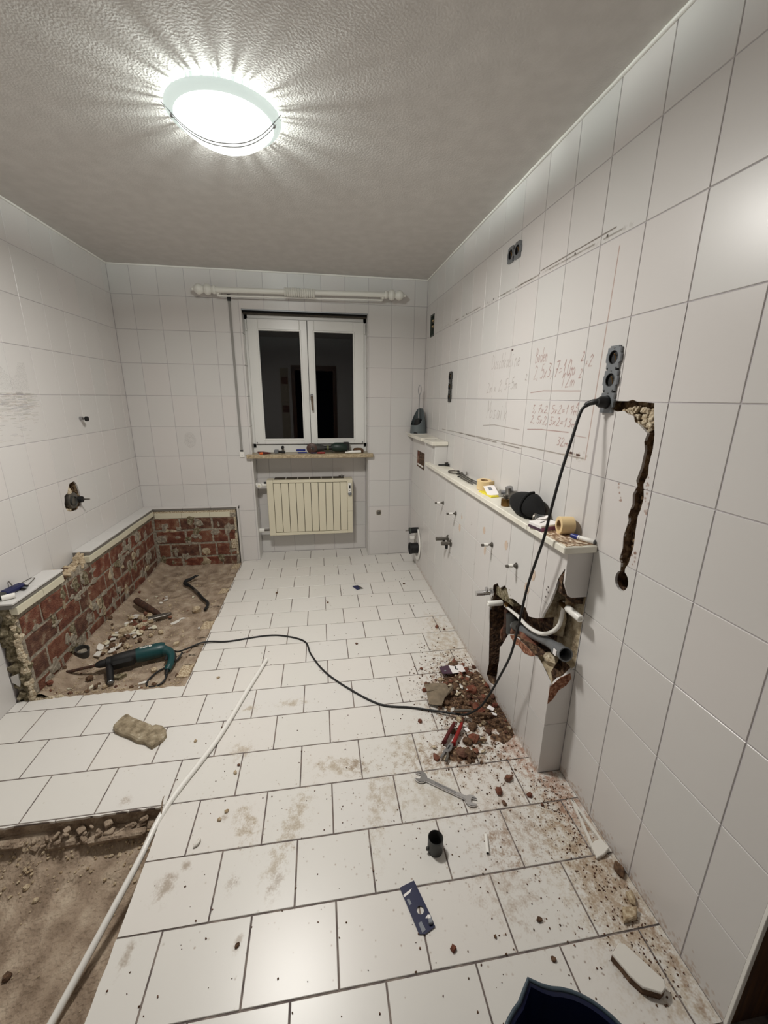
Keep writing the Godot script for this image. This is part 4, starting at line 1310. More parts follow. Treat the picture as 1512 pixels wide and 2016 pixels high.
func build_radiator() -> void:
	var r := thing("radiator", "cream panel radiator in the niche under the window", "radiator", Vector3(-1.47, 0.225, -0.055))
	var W := 0.803
	var H := 0.545
	part("core", bx(0.03, 0.02, -0.10, W - 0.02, H - 0.01, -0.018, 0.004), M.cream_dark, r)
	part("side_panel", bx(0.0, 0.0, -0.11, 0.058, H, 0.0, 0.004), M.cream, r)
	part("end_strip", bx(W - 0.052, 0.0, -0.11, W, H, 0.0, 0.004), M.cream, r)
	part("end_seam", bx(W - 0.0525, H * 0.41, -0.004, W + 0.0005, H * 0.415, 0.0006, 0.0), M.cream_dark, r)
	part("top_bar", bx(0.058, H - 0.029, -0.11, W - 0.052, H, 0.0, 0.003), M.cream, r)
	part("bottom_bar", bx(0.058, 0.0, -0.11, W - 0.052, 0.027, 0.0, 0.003), M.cream, r)
	var x0 := 0.060
	var pw := (W - 0.052 - 0.060) / 10.0
	for i in 10:
		part("panel", bx(x0 + i * pw + 0.0024, 0.032, -0.03, x0 + (i + 1) * pw - 0.0024, H - 0.033, 0.0, 0.002), M.cream, r)
	for i in 6:
		part("grille_bar", bx(0.07 + i * 0.11, H, -0.10, 0.17 + i * 0.11, H + 0.008, -0.03, 0.001), M.cream_dark, r)
	part("vent_plug", tubem([Vector3(W - 0.10, H, -0.06), Vector3(W - 0.10, H + 0.03, -0.06)], 0.008, 10), M.steel, r)
	part("vent_key", bx(W - 0.13, H + 0.016, -0.066, W - 0.075, H + 0.024, -0.054, 0.002), M.steel, r)
	var m := part("heat_meter", bx(W - 0.046, H - 0.155, -0.001, W - 0.012, H - 0.036, 0.022, 0.006), M.pvc_white, r)
	part("display", bx(W - 0.036, H - 0.092, 0.021, W - 0.022, H - 0.06, 0.0235, 0.001), M.black, m)
	part("sensor_dot", bx(W - 0.032, H - 0.116, 0.021, W - 0.026, H - 0.108, 0.0235, 0.001), M.black, m)
	part("seal_disc", lathem([Vector2(0.0, 0.004), Vector2(0.014, 0.003), Vector2(0.018, 0.0)], 18, rot(90, 0, 0, Vector3(W - 0.029, H - 0.142, 0.021))), M.zinc, m)
	# connections on the left
	part("supply_pipe", tubem([Vector3(0.0, H - 0.05, -0.05), Vector3(-0.11, H - 0.05, -0.05)], 0.021, 14), M.pvc_white, r)
	part("supply_collar", tubem([Vector3(-0.004, H - 0.035, -0.045), Vector3(-0.028, H - 0.035, -0.045)], 0.014, 12), M.gasket, r)
	var v := part("valve", lathem([Vector2(0.0, 0.0), Vector2(0.020, 0.0), Vector2(0.024, 0.01), Vector2(0.024, 0.04), Vector2(0.016, 0.046), Vector2(0.0, 0.046)], 18, rot(90, 0, 0, Vector3(-0.068, H - 0.05, -0.04))), M.pvc_white, r)
	part("valve_stem", tubem([Vector3(-0.068, H - 0.05, 0.0), Vector3(-0.068, H - 0.05, 0.014)], 0.009, 10), M.cream, v)
	part("return_pipe", tubem([Vector3(0.03, 0.045, -0.05), Vector3(-0.10, 0.045, -0.05)], 0.022, 14), M.pvc_white, r)
	part("return_nut", tubem([Vector3(-0.004, 0.052, -0.035), Vector3(-0.052, 0.052, -0.035)], 0.013, 6), M.dull_steel, r)

func socket_at(T: Transform3D, n: int, label: String, vertical := true, plate: Material = M.zinc) -> Node3D:
	var t := thing("socket_strip", label, "power socket", Vector3.ZERO)
	t.transform = T
	for i in n:
		var o := Vector3(0, -0.071 * i, 0) if vertical else Vector3(0.071 * i, 0, 0)
		var pl := PackedVector2Array([Vector2(-0.020, 0.0355), Vector2(0.020, 0.0355), Vector2(0.020, 0.030), Vector2(0.030, 0.030), Vector2(0.030, 0.014), Vector2(0.034, 0.010), Vector2(0.034, -0.014), Vector2(0.028, -0.018), Vector2(0.028, -0.0355), Vector2(-0.028, -0.0355), Vector2(-0.028, -0.018), Vector2(-0.034, -0.014), Vector2(-0.034, 0.010), Vector2(-0.030, 0.014), Vector2(-0.030, 0.030), Vector2(-0.020, 0.030)])
		var pieces: Array = []
		for half in [rect(-1, -1, 0, 1), rect(0, -1, 1, 1)]:
			for a in Geometry2D.intersect_polygons(pl, half):
				for b in Geometry2D.clip_polygons(a, circle(0.0205, 28)):
					pieces.append(b)
		var s := ST()
		for q in pieces:
			prism(s, q, 0, 0.009, Transform3D(Basis(), o))
		var p := part("socket_plate", fin(s), plate, t)
		part("socket_well", lathem([Vector2(0.0, 0.0012), Vector2(0.0203, 0.0012), Vector2(0.0203, 0.0085), Vector2(0.0215, 0.0095), Vector2(0.0225, 0.0085)], 28, Transform3D(Basis(Vector3(1, 0, 0), Vector3(0, 0, 1), Vector3(0, -1, 0)), o)), M.rubber, p)
		part("earth_spring", tubem(smooth_path([o + Vector3(0.010, -0.018, 0.003), o + Vector3(0.010, 0.002, 0.008), o + Vector3(0.006, 0.010, 0.010), o + Vector3(0.0, 0.008, 0.008)], 4), 0.0016, 6), M.brass, p)
		part("plate_screw", lathem([Vector2(0, 0.002), Vector2(0.003, 0.0015), Vector2(0.003, 0)], 8, Transform3D(Basis(Vector3(1, 0, 0), Vector3(0, 0, 1), Vector3(0, -1, 0)), o + Vector3(0.0, 0.0285, 0.009))), M.steel, p)
		if i > 0:
			for sx in [-1, 1]:
				part("bracket_gap", bx(o.x + sx * 0.021 - 0.004, o.y + 0.031, 0.0, o.x + sx * 0.021 + 0.004, o.y + 0.040, 0.0096, 0.001) if vertical else bx(o.x - 0.040, sx * 0.021 - 0.004, 0.0, o.x - 0.031, sx * 0.021 + 0.004, 0.0096, 0.001), M.rubber, p)
	return t

func build_sockets() -> void:
	var f := RW
	f.origin = Vector3(-0.0005, 1.660, 2.512)
	socket_at(f, 3, "grey triple socket insert without cover, the lowest outlet holding a black plug")
	f.origin = Vector3(-0.0005, 2.208, 1.645)
	socket_at(f, 2, "grey double socket insert high on the right wall under the ceiling", false)
	f.origin = Vector3(-0.0005, 1.675, 0.768)
	socket_at(f, 3, "dark uncovered triple socket insert above the cistern box near the corner", true, M.pvc_dark)
	var t := thing("junction_box", "open black junction box with loose wires high in the right wall by the corner", "junction box")
	var fr := RW
	var s := ST()
	for b in [rect(0.115, 2.02, 0.130, 2.195), rect(0.226, 2.02, 0.24, 2.195), rect(0.130, 2.02, 0.226, 2.034), rect(0.130, 2.181, 0.226, 2.195)]:
		prism(s, b, -0.05, 0.001, fr)
	part("box_rim", fin(s), M.gasket_green, t)
	for i in 4:
		var y := 2.07 + i * 0.022
		part("wire", tubem(smooth_path([Vector3(0.045, y, 0.145), Vector3(0.0, y + 0.008, 0.165), Vector3(0.012, y + 0.012, 0.20), Vector3(0.04, y - 0.004, 0.22)], 5), 0.003, 6), M.masking if i % 2 else M.rubber, t)
	part("terminal", bx(0.01, 2.05, 0.17, 0.03, 2.08, 0.215, 0.003), M.black, t)

func build_cord() -> void:
	var c := thing("power_cord", "long black power cord from the wall socket across the floor to the rotary hammer", "power cord")
	var pts := [Vector3(-0.052, 1.514, 2.492), Vector3(-0.075, 1.49, 2.480), Vector3(-0.1, 1.405, 2.488), Vector3(-0.13, 1.278, 2.494), Vector3(-0.152, 1.15, 2.497), Vector3(-0.162, 1.032, 2.488), Vector3(-0.165, 0.891, 2.446), Vector3(-0.165, 0.778, 2.413), Vector3(-0.175, 0.608, 2.399), Vector3(-0.19, 0.468, 2.389), Vector3(-0.20, 0.328, 2.337), Vector3(-0.22, 0.202, 2.296), Vector3(-0.25, 0.102, 2.265), Vector3(-0.30, 0.04, 2.235), Vector3(-0.343, 0.025, 2.21), Vector3(-0.431, 0.012, 2.163),
		Vector3(-0.55, 0.006, 2.114), Vector3(-0.701, 0.005, 2.070), Vector3(-0.847, 0.005, 1.936), Vector3(-0.98, 0.005, 1.768), Vector3(-1.063, 0.005, 1.586), Vector3(-1.104, 0.005, 1.445), Vector3(-1.238, 0.005, 1.362), Vector3(-1.37, 0.005, 1.343), Vector3(-1.587, 0.006, 1.376), Vector3(-1.70, 0.012, 1.372), Vector3(-1.76, 0.016, 1.39), Vector3(-1.82, 0.012, 1.431), Vector3(-1.858, 0.02, 1.47), Vector3(-1.872, 0.045, 1.50)]
	part("cable", tubem(smooth_path(pts, 6), 0.0052, 8), M.rubber, c)
	var s := ST()
	lathe(s, [Vector2(0, 0), Vector2(0.0185, 0.0), Vector2(0.0195, 0.012), Vector2(0.0185, 0.032), Vector2(0.012, 0.042), Vector2(0.0, 0.044)], 20, aim(Vector3(-0.001, 1.518, 2.512), Vector3(-1, 1.518, 2.512)))
	part("plug_body", fin(s), M.rubber, c)
	part("plug_neck", tubem(smooth_path([Vector3(-0.030, 1.518, 2.514), Vector3(-0.045, 1.519, 2.506), Vector3(-0.056, 1.513, 2.488), Vector3(-0.062, 1.505, 2.478)], 4), [0.012, 0.011, 0.011, 0.010, 0.010, 0.010, 0.010, 0.009, 0.009, 0.009, 0.009, 0.008, 0.008], 10), M.rubber, c)

func build_low_wall_fittings() -> void:
	# threaded basin bolts
	var where := ["the one nearest the window", "second from the window", "third from the window", "the one nearest the broken pipes"]
	var k := 0
	for p in [[0.797, 1.051, 0.062], [0.797, 1.334, 0.062], [0.795, 1.92, 0.058], [0.794, 2.194, 0.05]]:
		var b := thing("mounting_bolt", "bolt with white sleeve on the low wall, " + where[k], "bolt", Vector3(-0.1, p[0], p[1]))
		part("washer", lathem([Vector2(0, 0), Vector2(0.014, 0.0), Vector2(0.014, 0.003), Vector2(0, 0.003)], 16, aim(Vector3.ZERO, Vector3(-1, 0, 0))), M.dull_steel, b)
		part("nut", tubem([Vector3.ZERO, Vector3(-0.011, 0, 0)], 0.0095, 6), M.dull_steel, b)
		part("shank", tubem([Vector3.ZERO, Vector3(-p[2], 0, 0)], 0.0042, 8), M.dull_steel, b)
		part("sleeve", tubem([Vector3(-p[2] * 0.42, 0, 0), Vector3(-p[2] * 0.8, 0, 0)], 0.0085, 12), M.pvc_white, b)
		part("tip_nut", tubem([Vector3(-p[2] * 0.8, 0, 0), Vector3(-p[2] * 1.02, 0, 0)], 0.0075, 8), M.dull_steel, b)
		k += 1
	angle_valve(Vector3(-0.1, 0.578, 1.20), true, "pair of grey angle valves on the low wall below the basin bolts")
	angle_valve(Vector3(-0.1, 0.545, 1.965), false, "chrome angle valve beside the broken-open pipe hole")
	# toilet connection
	var t := thing("toilet_drain", "black toilet drain stubs in a white collar at the foot of the low wall", "drain", Vector3(-0.1, 0.20, 0.33))
	var s := ST()
	lathe(s, [Vector2(0.088, 0.0), Vector2(0.115, 0.0), Vector2(0.125, 0.006), Vector2(0.118, 0.014), Vector2(0.095, 0.013), Vector2(0.088, 0.0)], 36, aim(Vector3(0, 0.02, 0), Vector3(-1, 0.02, 0)), 1.25)
	part("collar", fin(s), M.pvc_white, t)
	part("drain_pipe", lathem([Vector2(0.0, 0.0), Vector2(0.05, 0.0), Vector2(0.05, 0.058), Vector2(0.054, 0.06), Vector2(0.054, 0.078), Vector2(0.048, 0.078), Vector2(0.046, 0.02), Vector2(0, 0.02)], 26, aim(Vector3(0, -0.02, 0.0), Vector3(-1, -0.02, 0.0))), M.rubber, t)
	part("flush_pipe", tubem(smooth_path([Vector3(0.0, 0.155, 0), Vector3(-0.05, 0.155, 0), Vector3(-0.085, 0.152, 0)], 4), 0.026, 16), M.black, t)
	part("seal_lip", tubem([Vector3(-0.07, 0.153, 0), Vector3(-0.084, 0.152, 0)], 0.029, 16), M.gasket_green, t)
	part("clip", bx(-0.075, 0.075, -0.012, -0.035, 0.10, 0.02, 0.003), M.pvc_white, t)
	part("screw", tubem([Vector3(-0.08, 0.145, -0.03), Vector3(-0.11, 0.14, -0.04)], 0.006, 8), M.dull_steel, t)
	# what hangs in the broken opening
	t = thing("drain_pipe", "grey plastic drain pipe with an open socket end sticking out of the broken low wall", "drain pipe", Vector3(-0.06, 0.585, 2.56))
	part("pipe", tubem([Vector3(0.018, -0.145, -0.44), Vector3(0.004, -0.03, -0.12), Vector3(0.0, -0.012, -0.045)], 0.0205, 18), M.pvc_grey, t)
	part("socket", lathem([Vector2(0.020, 0.0), Vector2(0.0265, 0.003), Vector2(0.028, 0.012), Vector2(0.0255, 0.018), Vector2(0.0255, 0.058), Vector2(0.0285, 0.060), Vector2(0.0285, 0.070), Vector2(0.024, 0.070), Vector2(0.022, 0.055), Vector2(0.021, 0.02), Vector2(0.0, 0.02)], 26, aim(Vector3(0.001, -0.018, -0.055), Vector3(-0.004, 0.0, 0.01))), M.pvc_grey, t)
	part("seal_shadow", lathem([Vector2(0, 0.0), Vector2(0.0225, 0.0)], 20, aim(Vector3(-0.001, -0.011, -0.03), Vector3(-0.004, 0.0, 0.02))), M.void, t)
	part("tee", tubem([Vector3(0.02, -0.10, -0.47), Vector3(0.02, -0.20, -0.45)], 0.030, 16), M.pvc_dark, t)
	part("tee_collar", tubem([Vector3(0.012, -0.128, -0.405), Vector3(0.006, -0.105, -0.35)], 0.0255, 18), M.pvc_dark, t)
	part("price_label", bx(-0.031, -0.02, -0.03, -0.0265, 0.004, -0.01, 0.001), M.white_paper, t)
	t = thing("water_pipe", "white bent water pipe sagging between the two stubs in the broken wall", "water pipe")
	part("hose", tubem(smooth_path([Vector3(-0.045, 0.495, 2.02), Vector3(-0.055, 0.507, 2.055), Vector3(-0.065, 0.532, 2.19), Vector3(-0.075, 0.546, 2.30), Vector3(-0.075, 0.572, 2.40), Vector3(-0.065, 0.612, 2.46), Vector3(-0.052, 0.661, 2.489), Vector3(-0.045, 0.72, 2.49), Vector3(-0.04, 0.765, 2.488)], 6), 0.0085, 12), M.pvc_white, t)
	part("fitting", tubem([Vector3(-0.035, 0.50, 2.05), Vector3(-0.06, 0.525, 2.06)], 0.014, 12), M.brass, t)
	part("fitting", tubem([Vector3(-0.04, 0.75, 2.47), Vector3(-0.045, 0.752, 2.515)], 0.014, 12), M.brass, t)
	one("pipe_plug", _plug(0.075), M.pvc_white, "white plastic pipe plug pointing into the room at the left of the broken opening", "pipe plug", aim(Vector3(-0.085, 0.535, 2.06), Vector3(-1.0, 0.535, 2.055)))
	one("pipe_plug", _plug(0.085), M.pvc_white, "white plastic pipe plug pointing towards the camera at the near end of the low wall", "pipe plug", aim(Vector3(-0.045, 0.752, 2.515), Vector3(-0.047, 0.752, 2.9)))
	t = thing("cistern_pipe_stub", "rusty vertical pipe standing in the narrow slot below the broken opening", "pipe", Vector3(-0.03, 0.05, 2.03))
	part("pipe", tubem(smooth_path([Vector3(0, 0, 0), Vector3(0.0, 0.2, 0.0), Vector3(-0.005, 0.42, -0.01)], 4), 0.012, 10), M.rust, t)
	part("coupling", tubem([Vector3(0, 0.30, -0.004), Vector3(0, 0.34, -0.006)], 0.017, 10), M.rust, t)
	# brush on the cistern box
	t = thing("toilet_brush", "toilet brush with a wire loop handle in an open grey plastic holder", "toilet brush", Vector3(-0.078, 1.2055, 0.11))
	part("plinth_tile", bx(-0.09, 0.0, -0.09, 0.075, 0.008, 0.075, 0.001), M.frag_white, t)
	s = ST()
	var n := 26
	var rings := []
	for j in 15:
		var v := j / 14.0
		var ring := PackedVector3Array()
		var ring_in := PackedVector3Array()
		for i in n + 1:
			var a := TAU * i / n
			var cut := 0.06 + 0.165 * smoothstep(0.55, 1.0, (1.0 - cos(a - 2.65)) * 0.5) 
			var h := lerpf(0.22, 0.072, smoothstep(0.10, 0.95, 0.5 + 0.5 * cos(a - 2.55)))
			var y := h * v
			var r := 0.074 - 0.018 * (y / 0.22) - 0.022 * pow(y / 0.22, 5)
			ring.append(Vector3(cos(a) * r, 0.008 + y, sin(a) * r))
			ring_in.append(Vector3(cos(a) * (r - 0.003), 0.008 + y, sin(a) * (r - 0.003)))
		rings.append([ring, ring_in])
	s.set_smooth_group(5)
	for j in 14:
		for i in n:
			quad(s, rings[j][0][i + 1], rings[j][0][i], rings[j + 1][0][i], rings[j + 1][0][i + 1])
			quad(s, rings[j][1][i], rings[j][1][i + 1], rings[j + 1][1][i + 1], rings[j + 1][1][i])
	flat(s)
	for i in n:
		quad(s, rings[14][0][i + 1], rings[14][0][i], rings[14][1][i], rings[14][1][i + 1])
	part("holder", fin(s), M.grey_plastic, t)
	part("drip_notch", lathem([Vector2(0, 0), Vector2(0.02, 0.0), Vector2(0.016, 0.008), Vector2(0, 0.012)], 14, at(-0.035, 0.009, 0.058)), M.black, t)
	part("brush_head", lathem([Vector2(0, 0.03), Vector2(0.035, 0.04), Vector2(0.04, 0.09), Vector2(0.03, 0.13), Vector2(0, 0.14)], 16, at(0, 0, 0)), M.black, t)
	part("stem", tubem([Vector3(0, 0.12, 0), Vector3(0.004, 0.345, 0)], 0.0042, 8), M.steel, t)
	var lp := []
	for i in 21:
		var a := TAU * i / 20.0 - PI / 2
		lp.append(Vector3(0.004 + 0.011 * cos(a), 0.385 + 0.040 * sin(a), 0.006 * cos(a)))
	part("loop", tubem(lp, 0.004, 8), M.steel, t)
	# wall bits
	t = thing("wall_pipe_cap", "small grey pipe cap set in a back-wall tile right of the radiator", "pipe cap", Vector3(-0.417, 0.437, -0.015))
	s = ST()
	prism(s, rrect(0.048, 0.048, 0.01), 0, 0.003, Transform3D(), 0.001)
	part("cut_tile", fin(s), M.mortar, t)
	part("cap", lathem([Vector2(0, 0), Vector2(0.017, 0.0), Vector2(0.017, 0.010), Vector2(0.012, 0.013), Vector2(0.0, 0.013)], 18, rot(90, 0, 0)), M.dull_steel, t)
	part("cap_cross", bx(-0.010, -0.002, 0.012, 0.010, 0.002, 0.015, 0.0005), M.black, t)
	t = thing("wall_bolt", "threaded stud with a black cap and white sleeve high on the left wall", "bolt", Vector3(XL, 1.37, 0.73))
	part("stud", tubem([Vector3.ZERO, Vector3(0.05, -0.002, 0.005)], 0.005, 8), M.dull_steel, t)
	part("sleeve", tubem([Vector3(0.0, 0, 0), Vector3(0.02, -0.001, 0.0)], 0.012, 12), M.steel, t)
	part("cap", lathem([Vector2(0, 0), Vector2(0.016, 0), Vector2(0.016, 0.012), Vector2(0, 0.014)], 14, aim(Vector3(0.038, -0.002, 0.004), Vector3(0.2, -0.008, 0.02))), M.black, t)
	t = thing("bath_mixer", "bare tap body with a black spindle in a hole hacked through the left-wall tiles", "tap", Vector3(XL, 0.87, 0.985))
	part("body", lathem([Vector2(0, -0.03), Vector2(0.05, -0.03), Vector2(0.055, -0.01), Vector2(0.05, 0.008), Vector2(0.03, 0.014), Vector2(0, 0.014)], 20, aim(Vector3.ZERO, Vector3(1, 0, 0))), M.dull_steel, t)
	part("ring", lathem([Vector2(0.026, 0.0), Vector2(0.030, 0.0), Vector2(0.032, 0.018), Vector2(0.028, 0.02), Vector2(0.026, 0.0)], 20, aim(Vector3(0, 0, 0.015), Vector3(1, 0, 0.015))), M.pvc_dark, t)
	part("spindle", tubem([Vector3(-0.01, -0.005, -0.045), Vector3(0.035, -0.005, -0.045)], 0.02, 14), M.black, t)
	part("spindle_tip", tubem([Vector3(0.02, -0.005, -0.05), Vector3(0.075, -0.006, -0.05)], 0.0045, 8), M.dull_steel, t)
	part("pipe_elbow", tubem(smooth_path([Vector3(-0.02, 0.02, 0.0), Vector3(-0.012, 0.06, 0.01), Vector3(-0.03, 0.10, 0.02)], 4), 0.02, 12), M.chip_plaster, t)
	for i in 9:
		part("plaster_crumb", lump(Vector3(0.012, 0.01, 0.012), 700 + i), [M.chip_plaster, M.brown_dirt, M.frag_tan][i % 3], t, at(-0.018, [0.07, 0.09, 0.045, -0.05, -0.04, 0.05, -0.055, 0.0, 0.1][i], [0.03, -0.01, 0.07, 0.05, -0.01, -0.03, 0.02, 0.08, 0.01][i]))

func _plug(h: float) -> ArrayMesh:
	return lathem([Vector2(0, 0), Vector2(0.013, 0.0), Vector2(0.0145, 0.004), Vector2(0.0145, h - 0.003), Vector2(0.0125, h), Vector2(0.007, h), Vector2(0.006, h - 0.004), Vector2(0, h - 0.004)], 8)

func angle_valve(p: Vector3, pair: bool, label: String) -> void:
	var t := thing("angle_valve", label, "valve", p)
	var m: Material = M.dull_steel if pair else M.chrome
	for i in (2 if pair else 1):
		var o := Vector3(0, -0.012, 0.065) * i
		part("rosette", lathem([Vector2(0, 0), Vector2(0.026, 0.0), Vector2(0.024, 0.006), Vector2(0.012, 0.012), Vector2(0, 0.012)], 18, aim(o, o + Vector3(-1, 0, 0))), m, t)
		part("body", tubem([o, o + Vector3(-0.042, 0, 0)], 0.012, 12), m, t)
		part("outlet", tubem([o + Vector3(-0.03, 0.0, 0), o + Vector3(-0.03, -0.036 if pair else 0.03, 0)], 0.0095, 10), M.black if pair else m, t)
		part("nut", tubem([o + Vector3(-0.04, 0, 0), o + Vector3(-0.05, 0, 0)], 0.014, 6), m, t)
		part("knob", tubem([o + Vector3(-0.05, 0, 0), o + Vector3(-0.088 + 0.02 * i, 0, 0)], 0.0135, 9), m, t)

# ---------------------------------------------------------------- tools and loose things
func slab(poly: Array, t: float, bev := 0.002, jig := 0.0) -> ArrayMesh:
	# poly given as [x, z] round the thing's own centre; lies in XZ, thickness up
	var p := PackedVector2Array()
	for q in poly:
		p.append(Vector2(q[0], -q[1]))
	if jig > 0:
		p = jagged(Array(p), 0.02, jig)
	var s := ST()
	prism(s, p, 0, t, FL, bev)
	return fin(s)

func build_hammer() -> void:
	var a := Vector3(0.32, 0.004, -0.105).normalized()
	var b := Vector3(0.33, -0.20, 0.92)
	b = (b - a * a.dot(b)).normalized()
	var T := Transform3D(Basis(a, b, a.cross(b)), Vector3(-2.245, 0.047, 1.578))
	var h := thing("rotary_hammer", "teal and black rotary hammer with a long chisel lying in the tub pit", "rotary hammer")
	h.transform = T
	var X := aim(Vector3.ZERO, Vector3(1, 0, 0), Vector3(0, 0, 1))
	part("chuck", lathem([Vector2(0, -0.02), Vector2(0.012, -0.02), Vector2(0.017, -0.01), Vector2(0.021, 0.0), Vector2(0.023, 0.03), Vector2(0.029, 0.034), Vector2(0.029, 0.052), Vector2(0.024, 0.06), Vector2(0, 0.06)], 20, X), M.rubber, h)
	var ci := T.affine_inverse()
	var tip := ci * Vector3(-2.468, 0.012, 1.590)
	var near := ci * Vector3(-2.395, 0.022, 1.586)
	part("chisel", tubem([tip, tip.lerp(near, 0.25), near, Vector3(-0.01, 0, 0)], [0.003, 0.014, 0.0085, 0.0075], 8), M.rust, h)
	part("gear_housing", lathem([Vector2(0, 0.05), Vector2(0.026, 0.052), Vector2(0.036, 0.075), Vector2(0.039, 0.12), Vector2(0.040, 0.185), Vector2(0, 0.186)], 20, X), M.rubber, h)
	var s := ST()
	box(s, Vector3(0.11, 0.03, 0.055), at(0.115, 0.038, 0.0), 0.012)
	part("gear_cover", fin(s), M.rubber, h)
	part("motor_housing", lathem([Vector2(0, 0.18), Vector2(0.041, 0.182), Vector2(0.044, 0.20), Vector2(0.0445, 0.29), Vector2(0.043, 0.315), Vector2(0.036, 0.332), Vector2(0, 0.336)], 24, X), M.teal, h)
	for i in 4:
		part("vent_slot", bx(0.292 + i * 0.008, -0.012, 0.040, 0.295 + i * 0.008, 0.014, 0.0452, 0.0005), M.black, h)
	var grip := smooth_path([Vector3(0.322, 0.012, 0), Vector3(0.352, 0.038, 0), Vector3(0.364, 0.08, 0), Vector3(0.358, 0.125, 0), Vector3(0.345, 0.162, 0)], 5)
	var rr := []
	for i in grip.size():
		rr.append(lerpf(0.031, 0.020, clampf(i / 10.0, 0, 1)))
	part("handle_grip", tubem(grip, rr, 16), M.teal, h)
	part("grip_pad", tubem(smooth_path([Vector3(0.372, 0.052, 0), Vector3(0.379, 0.085, 0), Vector3(0.371, 0.128, 0)], 4), 0.011, 10), M.rubber, h)
	s = ST()
	box(s, Vector3(0.016, 0.04, 0.014), rot(0, 0, 12, Vector3(0.336, 0.078, 0)), 0.004)
	part("trigger", fin(s), M.rubber, h)
	part("handle_foot", tubem([Vector3(0.346, 0.155, 0), Vector3(0.338, 0.182, 0)], [0.022, 0.016], 14), M.teal, h)
	part("cord_guard", tubem([Vector3(0.338, 0.175, 0), Vector3(0.332, 0.215, 0)], [0.010, 0.007], 10), M.rubber, h)
	var loop := []
	for q in [[0.332, 0.205, 0.0], [0.322, 0.246, -0.002], [0.290, 0.268, -0.006], [0.252, 0.262, -0.010], [0.232, 0.232, -0.016], [0.245, 0.195, -0.016], [0.285, 0.150, -0.022], [0.340, 0.118, -0.030], [0.39, 0.085, -0.03], [0.42, 0.045, -0.02]]:
		loop.append(Vector3(q[0], q[1], -q[2]))
	part("cord_loop", tubem(smooth_path(loop, 5), 0.0052, 8), M.rubber, h)
	part("clamp_ring", tubem([Vector3(0.034, 0, 0), Vector3(0.058, 0, 0)], 0.031, 20), M.black, h)
	var sh := part("side_handle", tubem(smooth_path([Vector3(0.046, 0.02, 0), Vector3(0.05, 0.055, 0), Vector3(0.056, 0.10, 0.0), Vector3(0.062, 0.158, 0.0)], 4), [0.013, 0.014, 0.016, 0.0175, 0.018, 0.018, 0.018, 0.018, 0.0175, 0.017, 0.0165, 0.017, 0.019], 16), M.rubber, h)
	part("end_cap", lathem([Vector2(0, 0.006), Vector2(0.013, 0.005), Vector2(0.015, 0)], 16, aim(Vector3(0.0622, 0.158, 0), Vector3(0.064, 0.3, 0))), M.zinc, sh)
	var tm := TextMesh.new()
	tm.text = "Makita"
	tm.font_size = 16
	tm.pixel_size = 0.0012
	tm.depth = 0.0012
	var f := SystemFont.new()
	f.font_names = PackedStringArray(["Droid Sans"])
	f.font_weight = 700
	tm.font = f
	part("lettering", tm, M.pvc_white, h, Transform3D(Basis(Vector3(1, 0, 0), Vector3(0, -1, 0), Vector3(0, 0, -1)), Vector3(0.235, -0.006, -0.0446)))

